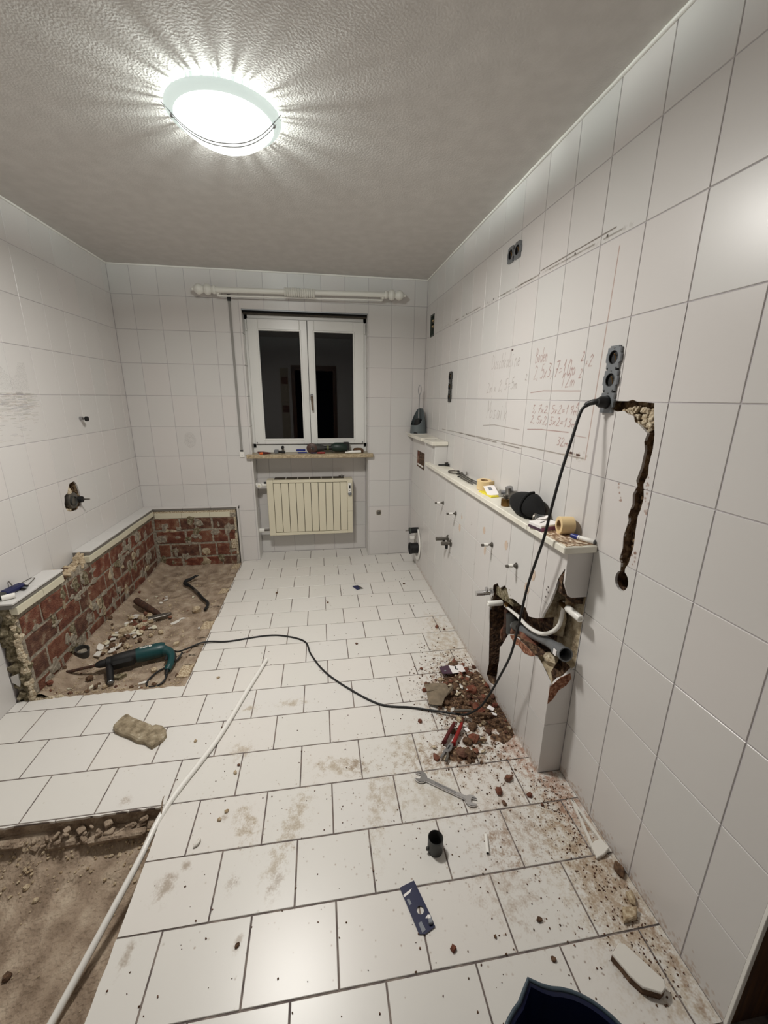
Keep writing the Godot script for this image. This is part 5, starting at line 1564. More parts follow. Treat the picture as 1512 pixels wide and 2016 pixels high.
func build_pit_things() -> void:
	rng.seed = 83
	var p := thing("pry_bar", "black pry bar with a split claw and worn grey band in the tub pit", "pry bar")
	var y := 0.012
	part("shaft", tubem(smooth_path([Vector3(-2.112, y, 0.462), Vector3(-2.05, y, 0.535), Vector3(-1.968, y, 0.649), Vector3(-1.90, y, 0.76), Vector3(-1.855, y, 0.82), Vector3(-1.838, y, 0.87), Vector3(-1.84, y - 0.004, 0.94)], 5), 0.0115, 6), M.rubber, p)
	part("worn_band", tubem([Vector3(-2.003, y, 0.597), Vector3(-1.958, y, 0.664)], 0.0122, 6), M.dull_steel, p)
	part("heel", tubem(smooth_path([Vector3(-2.085, y, 0.50), Vector3(-2.118, y, 0.462), Vector3(-2.118, y + 0.006, 0.43), Vector3(-2.095, y + 0.008, 0.405)], 4), 0.0145, 8), M.black, p)
	for k in 2:
		part("claw", tubem([Vector3(-2.098, y + 0.006, 0.408), Vector3(-2.075 + 0.012 * k, y + 0.016, 0.38), Vector3(-2.055 + 0.022 * k, y + 0.022, 0.352 + 0.008 * k)], [0.012, 0.008, 0.003], 6), M.black, p)
	one("rubble_block", lump(Vector3(0.04, 0.028, 0.034), 61), M.frag_tan, "pale rubble block under the near end of the pry bar", "rubble", at(-1.905, 0.012, 0.93) * rot(0, 20, 4))
	p = thing("rusty_pipe", "rusty brown pipe stub with a flattened end on the rubble in the tub pit", "pipe")
	part("barrel", tubem([Vector3(-2.352, 0.052, 0.806), Vector3(-2.335, 0.048, 0.822), Vector3(-2.25, 0.035, 0.892), Vector3(-2.17, 0.026, 0.958), Vector3(-2.125, 0.022, 0.995)], [0.024, 0.0245, 0.023, 0.02, 0.010], 14), M.rust, p)
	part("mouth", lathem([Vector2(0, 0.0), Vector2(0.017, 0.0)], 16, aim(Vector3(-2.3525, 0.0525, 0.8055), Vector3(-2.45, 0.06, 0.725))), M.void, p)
	var s := ST()
	prism(s, PackedVector2Array([Vector2(-0.072, -0.022), Vector2(0.035, -0.022), Vector2(0.075, -0.004), Vector2(0.075, 0.006), Vector2(0.03, 0.018), Vector2(-0.072, 0.020)]), 0, 0.018, FL, 0.003)
	one("splitting_wedge", fin(s), M.dull_steel, "grey steel splitting wedge beside the rusty pipe stub", "wedge", at(-2.125, 0.012, 1.012) * rot(3, 24, 0))
	p = thing("drain_stub", "dark open drain stub caked in mortar by the brick leg of the tub", "drain", Vector3(-2.415, 0.026, 1.425))
	part("pipe", lathem([Vector2(0.036, -0.04), Vector2(0.037, 0.040), Vector2(0.032, 0.040), Vector2(0.031, -0.035), Vector2(0.0, -0.035)], 24, rot(10, 0, -14)), M.pvc_dark, p)
	part("mortar_collar", lump(Vector3(0.055, 0.028, 0.05), 66), M.mortar, p, at(-0.02, -0.008, -0.012))
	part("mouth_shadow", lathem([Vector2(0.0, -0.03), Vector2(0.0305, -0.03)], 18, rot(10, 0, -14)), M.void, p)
	# broken pieces of tile, mortar and brick, each one a thing
	var lab := {"tile": "broken scrap of white tile lying in the tub pit rubble", "mortar": "broken lump of tan mortar lying in the tub pit rubble", "brick": "broken piece of red brick lying in the tub pit rubble"}
	for i in 150:
		var heap := i < 92
		var x := -2.27 + rng.randfn() * 0.085 if heap else rng.randf_range(-2.42, -1.80)
		var z := 1.16 + rng.randfn() * 0.14 if heap else rng.randf_range(0.25, 1.72)
		if not heap and i % 3 == 0:
			z = rng.randf_range(1.66, 1.75)
		x = clampf(x, -2.43, -1.78)
		z = clampf(z, 0.2, 1.74)
		if Vector2(x + 2.1, z - 1.55).length() < 0.16 or Vector2(x + 2.45, z - 1.4).length() < 0.06:
			z = 1.71
		var k: String = ["tile", "mortar", "mortar", "brick", "mortar", "tile"][rng.randi() % 6]
		var r := rng.randf_range(0.010, 0.030) * (1.0 if heap else 0.55)
		var m: Mesh
		var mt: Material
		if k == "tile":
			m = shard(r * 1.3, r * 0.8, 0.007, 100 + i % 9)
			mt = M.frag_white if i % 2 else M.cream_tile
		else:
			m = _lump_cached(i % 8)
			mt = (M.frag_tan if i % 3 else M.frag_dark) if k == "mortar" else M.brick[i % 4]
		var sc := Vector3.ONE if k == "tile" else Vector3(r, r * 0.62, r * 0.85)
		one(k + "_fragment", m, mt, lab[k], "rubble", Transform3D(Basis.from_euler(Vector3(rng.randf_range(-0.35, 0.35), rng.randf() * TAU, rng.randf_range(-0.35, 0.35))).scaled_local(sc), Vector3(x, ground_tub(x, z) + r * 0.3 + (rng.randf() * 0.014 if heap else 0.0), z)), k + " fragments in the tub pit")
	var spec := [[-2.335, 1.385, "square piece of pale tile resting beside the chisel", M.frag_tan, 0.042, 0.036, 0.010], [-2.268, 1.195, "largest pale mortar chunk on top of the rubble heap", M.frag_tan, 0.05, 0.035, 0.03], [-2.20, 1.10, "angular white-edged mortar slab on the rubble heap", M.chip_plaster, 0.055, 0.022, 0.016], [-2.012, 1.055, "thin white tile splinter right of the rubble heap", M.frag_white, 0.04, 0.018, 0.005], [-1.978, 1.01, "small white tile splinter with a red edge right of the rubble heap", M.frag_white, 0.026, 0.014, 0.005], [-1.912, 1.345, "small pale lump beside the back of the rotary hammer", M.frag_tan, 0.024, 0.02, 0.02], [-2.13, 1.64, "yellowish lump under the front of the rotary hammer", M.mortar_olive, 0.04, 0.022, 0.022], [-1.955, 1.60, "tan lump inside the handle of the rotary hammer", M.frag_tan, 0.022, 0.02, 0.02], [-1.975, 1.70, "red-edged white tile splinter in front of the rotary hammer", M.frag_white, 0.03, 0.012, 0.006]]
	for i in spec.size():
		var q: Array = spec[i]
		one("rubble_chunk", shard(q[4], q[5], q[6], 300 + i, 0.002), q[3], q[2], "rubble", at(q[0], ground_tub(q[0], q[1]) + (0.014 if i in [1, 2] else 0.002), q[1]) * rot(rng.randf_range(-12, 12), rng.randf_range(0, 90), rng.randf_range(-12, 12)))
	var xf := []
	for i in 1600:
		var x := rng.randf_range(-2.45, -1.75)
		var z := rng.randf_range(0.08, 1.765)
		if i % 2:
			x = -2.27 + rng.randfn() * 0.12
			z = 1.2 + rng.randfn() * 0.25
		if i % 7 == 0:
			z = 1.75 - absf(rng.randfn()) * 0.02
			x = rng.randf_range(-2.47, -1.75)
		if x < -2.455 or x > -1.745 or z < 0.07 or z > 1.77:
			continue
		var r := rng.randf_range(0.0015, 0.006)
		xf.append(Transform3D(Basis.from_euler(Vector3(rng.randf() * 6, rng.randf() * 6, 0)).scaled_local(Vector3(r, r * 0.7, r * 0.9)), Vector3(x, ground_tub(x, z) + r * 0.4, z)))
	var g := thing("pit_gravel", "fine crumbs and gravel strewn over the tub pit", "gravel")
	g.set_meta("kind", "stuff")
	scatter("crumbs", _lump_cached(2), M.frag_tan, xf, g)
	xf = []
	for i in 700:
		var x := rng.randf_range(XL + 0.02, -1.63)
		var z := rng.randf_range(2.50, 3.5)
		if i < 420:
			z = 2.5 + absf(rng.randfn()) * 0.06
		var r := rng.randf_range(0.001, 0.0075 if i < 420 else 0.004)
		xf.append(Transform3D(Basis.from_euler(Vector3(rng.randf() * 6, rng.randf() * 6, 0)).scaled_local(Vector3(r, r * 0.7, r)), Vector3(x, ground_shower(x, z) + r * 0.4, z)))
	g = thing("shower_gravel", "fine crumbs lying on the sandy bed of the shower pit", "gravel")
	g.set_meta("kind", "stuff")
	scatter("crumbs", _lump_cached(3), M.frag_tan, xf, g)
	var cl := [[-1.93, 2.86, 0.014, "dark clod in the middle of the shower pit"], [-1.97, 3.02, 0.026, "largest dark clod near the camera in the shower pit"], [-2.02, 2.62, 0.012, "small pale clod below the back edge of the shower pit"], [-1.97, 2.66, 0.011, "small grey clod in front of the pale one in the shower pit"]]
	for i in cl.size():
		var q: Array = cl[i]
		one("clod", lump(Vector3(q[2], q[2] * 0.7, q[2] * 0.9), 340 + i), M.frag_dark if i < 2 else M.frag_tan, q[3], "rubble", at(q[0], ground_shower(q[0], q[1]) + q[2] * 0.4, q[1]))

func _lump_cached(k: int) -> Mesh:
	if not cache.has("lump%d" % k):
		cache["lump%d" % k] = lump(Vector3.ONE, 500 + k)
	return cache["lump%d" % k]

func build_floor_things() -> void:
	rng.seed = 101
	# conduit lying from the tiles down into the shower pit
	var c := thing("conduit_pole", "long white plastic conduit lying across the floor and dipping into the shower pit", "pole")
	var pts := smooth_path([Vector3(-1.323, 0.011, 1.614), Vector3(-1.40, 0.011, 1.90), Vector3(-1.475, 0.011, 2.19), Vector3(-1.594, 0.004, 2.488), Vector3(-1.636, -0.025, 2.68), Vector3(-1.735, -0.112, 2.985), Vector3(-1.755, -0.118, 3.05)], 5)
	part("tube", tubem(pts, 0.0108, 14), M.pvc_white, c)
	part("end_mouth", lathem([Vector2(0, 0), Vector2(0.008, 0.0)], 12, aim(Vector3(-1.3228, 0.011, 1.6132), Vector3(-1.30, 0.011, 1.5))), M.pvc_dark, c)
	one("stone_slab", slab([[-0.131, -0.029], [-0.133, -0.045], [-0.123, -0.082], [-0.107, -0.109], [-0.094, -0.106], [-0.076, -0.088], [-0.002, -0.045], [0.034, -0.024], [0.050, -0.012], [0.063, -0.018], [0.091, -0.008], [0.118, 0.019], [0.131, 0.051], [0.124, 0.077], [0.105, 0.100], [0.091, 0.114], [0.050, 0.083], [0.014, 0.071], [-0.028, 0.042], [-0.071, 0.019], [-0.111, -0.005]], 0.024, 0.006), M.stone, "tan broken stone slab on the tiles between the two pits", "stone", at(-1.842, 0.0005, 2.081))
	# double open-ended spanner
	var w := thing("spanner", "chrome double open-ended spanner on the tiles", "spanner", Vector3(-0.512, 0.0045, 2.573))
	var d := Vector3(0.187, 0, 0.142).normalized()
	var TT := Transform3D(Basis(d, Vector3(-d.z, 0, d.x).cross(d) * -1.0, Vector3(-d.z, 0, d.x)), Vector3.ZERO)
	var fr := Transform3D(Basis(d, Vector3(d.z, 0, -d.x), Vector3.UP), Vector3.ZERO)
	var hw := 0.0085
	var shaft := PackedVector2Array([Vector2(-0.105, -hw * 1.5), Vector2(-0.08, -hw), Vector2(0.08, -hw), Vector2(0.105, -hw * 1.4), Vector2(0.105, hw * 1.4), Vector2(0.08, hw), Vector2(-0.08, hw), Vector2(-0.105, hw * 1.5)])
	var o: PackedVector2Array = shaft
	for e in [[-0.108, 0.0275, 180.0 + 15.0, 0.0115], [0.108, 0.0250, 15.0, 0.010]]:
		o = Geometry2D.merge_polygons(o, circle(e[1], 22, Vector2(e[0], 0), e[1] * 0.95))[0]
	for e in [[-0.108, 0.0275, 180.0 + 15.0, 0.0115], [0.108, 0.0250, 15.0, 0.010]]:
		var a := deg_to_rad(e[2])
		var slot := PackedVector2Array()
		for q in [Vector2(0.0, -e[3] * 0.55), Vector2(0.003, -e[3]), Vector2(0.05, -e[3]), Vector2(0.05, e[3]), Vector2(0.003, e[3]), Vector2(0.0, e[3] * 0.55)]:
			slot.append(q.rotated(a) + Vector2(e[0], 0))
		o = Geometry2D.clip_polygons(o, slot)[0]
	var s := ST()
	prism(s, o, 0, 0.007, fr, 0.0016)
	part("body", fin(s), M.chrome, w)
	s = ST()
	prism(s, rrect(0.09, 0.006, 0.003), 0.0068, 0.0074, fr, 0.0002)
	part("stamped_panel", fin(s), M.steel, w)
	# short dark pipe standing on end
	var p := thing("pipe_stub", "short dark grey pipe offcut standing on end on the tiles", "pipe", Vector3(-0.614, 0.0, 2.787))
	part("wall", lathem([Vector2(0.0268, 0.0), Vector2(0.0268, 0.056), Vector2(0.0245, 0.058), Vector2(0.0232, 0.056), Vector2(0.0232, 0.002), Vector2(0.0, 0.002)], 30), M.pvc_dark, p)
	part("lug", bx(-0.034, 0.012, 0.002, -0.025, 0.026, 0.010, 0.002), M.pvc_dark, p)
	p = thing("pipe_offcut", "thin white pipe offcut lying on the tiles right of the dark pipe stub", "pipe", Vector3(-0.428, 0.0065, 2.80))
	part("wall", tubem([Vector3(0.008, 0, -0.03), Vector3(-0.009, 0, 0.03)], 0.0062, 12), M.pvc_white, p)
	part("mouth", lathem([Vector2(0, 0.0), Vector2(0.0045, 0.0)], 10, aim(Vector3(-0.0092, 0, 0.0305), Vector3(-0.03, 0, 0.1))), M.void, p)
	# blue header card
	var t := thing("header_card", "dark blue cardboard package header with a round punched hole on the tiles", "packaging", Vector3(-0.709, 0.001, 2.959))
	var pl := PackedVector2Array()
	for q in [[-0.050, -0.074], [0.0, -0.087], [0.030, 0.013], [0.036, 0.041], [0.002, 0.054], [-0.016, 0.051]]:
		pl.append(Vector2(q[0], -q[1]))
	s = ST()
	for h in [rect(-1, -1, 1, 0.0055), rect(-1, 0.0055, 1, 1)]:
		for a in Geometry2D.intersect_polygons(pl, h):
			for b in Geometry2D.clip_polygons(a, circle(0.0112, 20, Vector2(0.0015, 0.0055))):
				prism(s, b, 0.002, 0.0032, FL)
	part("card", fin(s), M.navy_card, t)
	for q in [[[-0.043, -0.052], [-0.012, -0.066], [-0.02, -0.055], [-0.04, -0.046], 0], [[-0.012, 0.026], [-0.002, 0.022], [0.006, 0.044], [-0.006, 0.05], 1], [[0.012, 0.016], [0.023, 0.008], [0.024, 0.011], [0.014, 0.019], 0], [[-0.034, -0.038], [-0.026, -0.040], [-0.021, -0.026], [-0.029, -0.022], 1]]:
		s = ST()
		var pp := PackedVector2Array()
		for i in 4:
			pp.append(Vector2(q[i][0], -q[i][1]))
		prism(s, pp, 0.0032, 0.0035, FL)
		part("printed_mark", fin(s), M.white_paper if q[4] == 0 else M.print_grey, t)
	part("hook_tab", bx(0.018, 0.003, 0.019, 0.030, 0.013, 0.036, 0.002), M.print_grey, t)
	part("hook_top", bx(0.017, 0.010, 0.015, 0.027, 0.0135, 0.025, 0.001), M.white_paper, t)
	# small scraps on the floor
	s = ST()
	tube(s, smooth_path([Vector3(0.006, 0.004, -0.016), Vector3(0.009, 0.006, -0.006), Vector3(0.004, 0.006, 0.006), Vector3(-0.006, 0.004, 0.014)], 4), [0.003, 0.004, 0.005, 0.0055, 0.006, 0.006, 0.006, 0.006, 0.006, 0.0055, 0.005, 0.004, 0.003], 6)
	one("tile_curl", fin(s), M.frag_white, "curved white tile chip with a dark edge beside the shower pit", "tile chip", at(-1.445, 0.0005, 2.645))
	p = thing("foil_packet", "small dark blue foil packet on the far floor tiles", "packaging", Vector3(-0.70, 0.001, 0.715))
	part("packet", slab([[-0.036, -0.028], [0.012, -0.034], [0.022, 0.028], [-0.004, 0.038]], 0.006, 0.002), M.navy, p)
	part("silver_edge", slab([[0.012, -0.034], [0.018, -0.03], [0.05, 0.018], [0.03, 0.026], [0.022, 0.024]], 0.004, 0.001), M.dull_steel, p)
	part("silver_crease", slab([[-0.03, -0.034], [0.01, -0.046], [0.014, -0.038], [-0.012, -0.030]], 0.004, 0.001), M.steel, p)
	p = thing("tile_chunk", "large broken white tile chunk in the lower right corner beside the wall", "tile", Vector3(-0.152, 0.001, 3.188))
	part("glaze", slab([[-0.051, -0.042], [-0.015, -0.061], [-0.001, -0.057], [0.052, 0.029], [0.041, 0.043], [0.025, 0.049], [-0.016, 0.032], [-0.032, 0.008]], 0.007, 0.0015), M.frag_white, p, at(0, 0.022, 0))
	part("mortar_back", slab([[-0.051, -0.042], [-0.015, -0.061], [-0.001, -0.057], [0.052, 0.029], [0.041, 0.043], [0.025, 0.049], [-0.016, 0.032], [-0.032, 0.008]], 0.0222, 0.0, 0.002), M.frag_dark, p)
	one("tile_fragment", shard(0.042, 0.026, 0.012, 411, 0.002), M.frag_white, "pointed white tile fragment leaning at the foot of the right wall", "tile chip", at(-0.04, 0.004, 2.872) * rot(-8, 35, 8))
	one("tile_fragment", shard(0.034, 0.022, 0.016, 412, 0.003), M.frag_tan, "dusty tan tile fragment with a shadowed edge by the right wall", "tile chip", at(-0.076, 0.002, 3.058) * rot(0, 20, 3))
	one("tile_fragment", lump(Vector3(0.018, 0.012, 0.024), 413), M.frag_tan, "rounded dusty lump against the foot of the right wall", "rubble", at(-0.038, 0.008, 3.02))
	one("tile_fragment", lump(Vector3(0.020, 0.013, 0.028), 414), M.frag_dark, "brown clod against the foot of the right wall", "rubble", at(-0.022, 0.009, 2.945))
	var sl := [["longest white tile sliver lying along the foot of the right wall", [[0.016, -0.10], [0.025, -0.098], [-0.010, 0.10], [-0.019, 0.098]], -0.052, 2.79], ["white tile sliver between the longest one and the right wall", [[-0.010, -0.085], [0.0, -0.08], [0.012, 0.075], [0.004, 0.078]], -0.026, 2.775]]
	for q in sl:
		one("tile_sliver", slab(q[1], 0.009, 0.001, 0.002), M.frag_white, q[0], "tile chip", at(q[2], 0.001, q[3]))
	# loose stones, each seen on its own tile
	var st := [[-1.383, 2.569, .008, 0, "grey pebble farther from the pole of the pair by the curved chip"], [-1.364, 2.539, .008, 0, "grey pebble second of the pair by the curved chip"], [-1.574, 2.175, .008, 0, "grey pebble right of the stone slab"], [-1.363, 2.371, .009, 0, "grey pebble nearest the pole on a stained tile"], [-1.356, 2.335, .007, 1, "brown pebble beside the grey one near the pole"], [-1.572, 1.732, .010, 0, "brown pebble between the tub pit and the far end of the pole"], [-0.947, 0.939, .010, 1, "reddish crumb on the tile in the middle of the far floor"], [-0.775, 1.512, .009, 1, "reddish crumb below the middle of the far floor"], [-0.239, 2.567, .020, 2, "largest reddish-brown shard right of the spanner"], [-0.301, 2.615, .018, 2, "flat brown shard beyond the jaw of the spanner"], [-0.302, 2.664, .011, 1, "purplish shard near the jaw of the spanner"], [-0.187, 2.647, .012, 2, "round brown clod between spanner and wall"], [-0.155, 2.692, .007, 1, "small red crumb toward the right wall"], [-0.210, 1.391, .014, 2, "dark red shard near the low wall on the far floor"], [-0.167, 1.429, .009, 1, "small red crumb against the foot of the low wall"], [-0.301, 0.696, .010, 3, "dark clod on the far floor right of the foil packet"], [-1.347, 0.723, .010, 3, "dark clod on the far floor left of the foil packet"], [-0.635, 3.057, .010, 2, "rust-coloured flake below the blue card"], [-0.362, 3.121, .008, 3, "dark crumb above the bucket rim"], [-0.354, 3.03, .009, 3, "purple-brown crumb on the tile above the bucket"], [-1.25, 2.956, .007, 3, "small dark crumb on the big front tile"], [-0.504, 3.048, .005, 3, "tiny dark crumb between the blue card and the bucket"]]
	for i in st.size():
		var q: Array = st[i]
		one("pebble", lump(Vector3(q[2] * 1.2, q[2] * 0.6, q[2]), 600 + i), [M.frag_tan, M.brick[2], M.brick[0], M.frag_dark][q[3]], q[4], "rubble", at(q[0], q[2] * 0.45, q[1]) * rot(0, i * 47, 0))
	var xf := []
	var xf2 := []
	for i in 1500:
		var x := rng.randf_range(-1.6, -0.14)
		var z := rng.randf_range(0.2, 3.4)
		if i % 3 == 0:
			x = -0.3 + rng.randfn() * 0.16
			z = 2.45 + rng.randfn() * 0.35
		elif i % 3 == 1:
			x = rng.randf_range(-0.11, -0.005) - absf(rng.randfn()) * 0.05
			z = rng.randf_range(2.58, 3.25)
		if i % 3 == 2 and i % 2 == 0 and z < 2.1:
			continue
		if x > -0.005 or (z < 2.565 and x > -0.105) or (z > 2.45 and x < -1.58) or x < -2.3:
			continue
		var r := rng.randf_range(0.0008, 0.0032)
		(xf if i % 2 else xf2).append(Transform3D(Basis.from_euler(Vector3(rng.randf() * 6, rng.randf() * 6, 0)).scaled_local(Vector3(r * 1.3, r * 0.7, r)), Vector3(x, r * 0.4, z)))
	var g := thing("floor_crumbs", "tiny dark and red crumbs scattered over the tiled floor", "crumbs")
	g.set_meta("kind", "stuff")
	scatter("dark_crumbs", _lump_cached(4), M.frag_dark, xf, g)
	scatter("red_crumbs", _lump_cached(5), M.brick[2], xf2, g)
	build_pile()
	build_bucket()

func build_pile() -> void:
	rng.seed = 131
	var base := thing("dirt_heap", "low heap of brown dirt swept against the foot of the low wall", "dirt")
	base.set_meta("kind", "stuff")
	var s := ST()
	var f := func(x: float, z: float) -> float:
		var n: float = cache.fn.get_noise_2d(x * 260, z * 260)
		var q := exp(-pow((x + 0.22) / 0.15, 2) - pow((z - 2.04) / 0.17, 2)) + 0.55 * exp(-pow((x + 0.16) / 0.07, 2) - pow((z - 2.28) / 0.14, 2)) + 0.4 * exp(-pow((x + 0.40) / 0.08, 2) - pow((z - 2.42) / 0.05, 2))
		return -0.010 + 0.034 * q + 0.016 * n * (0.4 + q)
	grid(s, -0.56, -0.1, 1.72, 2.56, 92, 168, f)
	part("dirt", fin(s), M.pile_dirt, base)
	var lab := {"brick": "broken red-brown brick piece in the debris pile by the low wall", "mortar": "broken tan mortar piece in the debris pile by the low wall", "tile": "broken white tile scrap in the debris pile by the low wall"}
	for i in 150:
		var x := -0.24 + rng.randfn() * 0.085
		var z := 2.08 + rng.randfn() * 0.15
		if i % 5 == 0:
			x = -0.38 + rng.randfn() * 0.07
			z = 2.42 + rng.randfn() * 0.035
		x = clampf(x, -0.54, -0.115)
		z = clampf(z, 1.78, 2.54)
		var k: String = ["brick", "brick", "mortar", "mortar", "tile"][rng.randi() % 5]
		var r := rng.randf_range(0.006, 0.020) * (1.7 if i % 6 == 1 else 1.0)
		var T := Transform3D(Basis.from_euler(Vector3(rng.randf_range(-0.6, 0.6), rng.randf() * TAU, rng.randf_range(-0.6, 0.6))), Vector3(x, maxf(f.call(x, z), 0.0) + r * 0.35, z))
		if k == "tile":
			one("pile_tile", shard(r, r * 0.6, 0.005, 700 + i % 9), M.frag_white if i % 2 else M.chip_plaster, lab[k], "rubble", T, "tile scraps in the debris pile")
		else:
			one("pile_" + k, _lump_cached(i % 8), [M.frag_tan, M.frag_dark, M.frag_dark][i % 3] if k == "mortar" else M.brick[i % 3], lab[k], "rubble", T.scaled_local(Vector3(r * 1.2, r * 0.6, r * 0.9)), k + " pieces in the debris pile")
	var xf := []
	for i in 1700:
		var x := -0.25 + rng.randfn() * 0.11
		var z := 2.08 + rng.randfn() * 0.19
		if x > -0.105 or x < -0.56:
			continue
		var r := rng.randf_range(0.001, 0.005)
		xf.append(Transform3D(Basis.from_euler(Vector3(rng.randf() * 6, rng.randf() * 6, 0)).scaled_local(Vector3(r, r * 0.7, r)), Vector3(x, maxf(f.call(x, z), 0.0) + r * 0.4, z)))
	var g := thing("pile_crumbs", "brown crumbs covering the debris pile", "crumbs")
	g.set_meta("kind", "stuff")
	scatter("crumbs", _lump_cached(6), M.frag_dark, xf, g)
	# sheet of torn grey-brown board, bent
	var c := thing("torn_board", "torn grey-brown sheet of board bent over the debris pile", "board", Vector3(-0.391, 0.0, 2.064))
	for q in [[[-0.053, 0.012, -0.104], [-0.002, 0.03, -0.085], [0.0, 0.05, -0.01], [-0.06, 0.035, -0.02]], [[-0.002, 0.03, -0.085], [0.055, 0.035, -0.068], [0.052, 0.055, -0.004], [0.0, 0.05, -0.01]], [[-0.064, 0.032, -0.015], [0.0, 0.05, -0.01], [-0.01, 0.03, 0.085], [-0.066, 0.016, 0.05]], [[0.0, 0.05, -0.01], [0.052, 0.055, -0.004], [0.012, 0.035, 0.05], [-0.01, 0.03, 0.085]], [[0.05, 0.055, -0.004], [0.085, 0.06, -0.02], [0.075, 0.045, 0.0], [0.012, 0.04, 0.05]]]:
		s = ST()
		var v := []
		for p in q:
			v.append(Vector3(p[0], p[1], p[2]))
		var n: Vector3 = ((v[2] - v[0]) as Vector3).cross(v[3] - v[1]).normalized()
		if n.y < 0:
			n = -n
			v.reverse()
		flat(s)
		var dn := n * 0.003
		quad(s, v[3], v[2], v[1], v[0]) if ((v[1] - v[0]) as Vector3).cross(v[2] - v[0]).y < 0 else quad(s, v[0], v[1], v[2], v[3])
		quad(s, v[0] - dn, v[1] - dn, v[2] - dn, v[3] - dn)
		for i in 4:
			quad(s, v[i], v[(i + 1) % 4], v[(i + 1) % 4] - dn, v[i] - dn)
		part("fold", fin(s), M.card, c)
	c = thing("blister_card", "white and purple packaging card lying on the debris pile", "packaging", Vector3(-0.259, 0.024, 1.872))
	part("purple_half", slab([[-0.066, -0.034], [-0.008, -0.041], [-0.009, 0.044], [-0.064, 0.033]], 0.0025, 0.0005), M.purple_paper, c, rot(-4, 0, 3))
	part("white_half", slab([[-0.008, -0.041], [0.075, -0.035], [0.071, 0.032], [-0.009, 0.044]], 0.0025, 0.0005), M.white_paper, c, rot(-4, 0, -2))
	part("printed_hook", slab([[0.026, -0.024], [0.032, -0.022], [0.026, 0.002], [0.036, 0.006], [0.032, 0.014], [0.018, 0.008]], 0.0028, 0.0002), M.black, c, at(0, 0.0018, 0) * rot(-4, 0, -2))
	part("printed_hook", slab([[-0.048, 0.008], [-0.040, 0.004], [-0.036, 0.014], [-0.046, 0.020]], 0.0028, 0.0002), M.print_grey, c, at(0, 0.0018, 0) * rot(-4, 0, 3))
	# slip-joint pliers
	var p := thing("pliers", "red-handled slip-joint pliers lying at the front of the debris pile", "pliers")
	var y := 0.020
	part("handle", tubem(smooth_path([Vector3(-0.372, y + 0.012, 2.268), Vector3(-0.405, y + 0.008, 2.305), Vector3(-0.446, y, 2.352), Vector3(-0.452, y, 2.362)], 5), [0.005, 0.0075, 0.0085, 0.009, 0.009, 0.009, 0.009, 0.009, 0.009, 0.009, 0.009, 0.0095, 0.010, 0.011, 0.012, 0.010], 10), M.dark_red, p)
	part("handle", tubem(smooth_path([Vector3(-0.338, y + 0.010, 2.274), Vector3(-0.370, y + 0.006, 2.318), Vector3(-0.408, y, 2.368), Vector3(-0.414, y, 2.378)], 5), [0.005, 0.0075, 0.0085, 0.009, 0.009, 0.009, 0.009, 0.009, 0.009, 0.009, 0.009, 0.0095, 0.010, 0.011, 0.012, 0.010], 10), M.red, p)
	part("pivot_plate", slab([[0.03, -0.034], [0.040, -0.022], [0.018, 0.012], [-0.004, 0.022], [-0.012, 0.010], [0.004, -0.014]], 0.009, 0.002), M.steel, p, at(-0.452, y - 0.006, 2.398))
	part("pivot_slot", slab([[0.018, -0.012], [0.022, -0.008], [0.006, 0.008], [0.002, 0.004]], 0.0095, 0.0), M.black, p, at(-0.452, y - 0.006, 2.396))
	part("jaw", slab([[0.012, -0.022], [0.020, -0.012], [0.0, 0.010], [-0.014, 0.022], [-0.020, 0.016], [-0.006, 0.0]], 0.010, 0.002), M.steel, p, at(-0.473, y - 0.008, 2.418))
	part("jaw", slab([[0.020, -0.020], [0.028, -0.014], [0.022, 0.010], [0.006, 0.030], [-0.002, 0.026], [0.010, 0.006]], 0.010, 0.002), M.dull_steel, p, at(-0.476, y - 0.008, 2.430))
	# bits of white plastic and rods in the pile
	var wb := [[-0.331, 2.321, 0.010, 0.012, "bright white chip at the near edge of the debris pile"], [-0.165, 2.205, 0.013, 0.017, "white plastic tag at the wall side of the debris pile"], [-0.166, 2.245, 0.008, 0.016, "thin white plastic strip at the wall side of the debris pile"]]
	for i in wb.size():
		var q: Array = wb[i]
		one("white_chip", slab([[-q[2], -q[3]], [q[2], -q[3] * 0.8], [q[2] * 0.8, q[3]], [-q[2] * 0.7, q[3] * 0.9]], 0.003, 0.0006), M.white_paper, q[4], "scrap", at(q[0], 0.032, q[1]) * rot(8, 25 + i * 20, 6))
	one("metal_rod", tubem([Vector3(-0.04, 0.004, -0.004), Vector3(0.04, 0.006, 0.006)], 0.007, 10), M.dull_steel, "short grey rod crossing under the cord in the debris pile", "rod", at(-0.315, 0.042, 2.215))
	one("metal_rod", tubem([Vector3(-0.035, 0.0, -0.006), Vector3(0.03, 0.0, 0.006)], 0.008, 10), M.frag_dark, "dirty pipe offcut at the wall side of the debris pile", "pipe", at(-0.205, 0.034, 2.242))
	one("nail_bar", tubem([Vector3(-0.045, 0.004, -0.004), Vector3(0.03, 0.004, 0.006)], 0.005, 8), M.frag_dark, "dark nail-like bar pointing to the wall below the white chip", "rod", at(-0.285, 0.012, 2.368))
	one("brown_shard", lump(Vector3(0.032, 0.012, 0.03), 771), M.brick[2], "large rusty brown shard just below the pliers", "rubble", at(-0.385, 0.014, 2.425))
	one("round_stone", lump(Vector3(0.011, 0.010, 0.011), 772), M.frag_tan, "round pale pebble at the end of the plier handles", "rubble", at(-0.345, 0.034, 2.262))

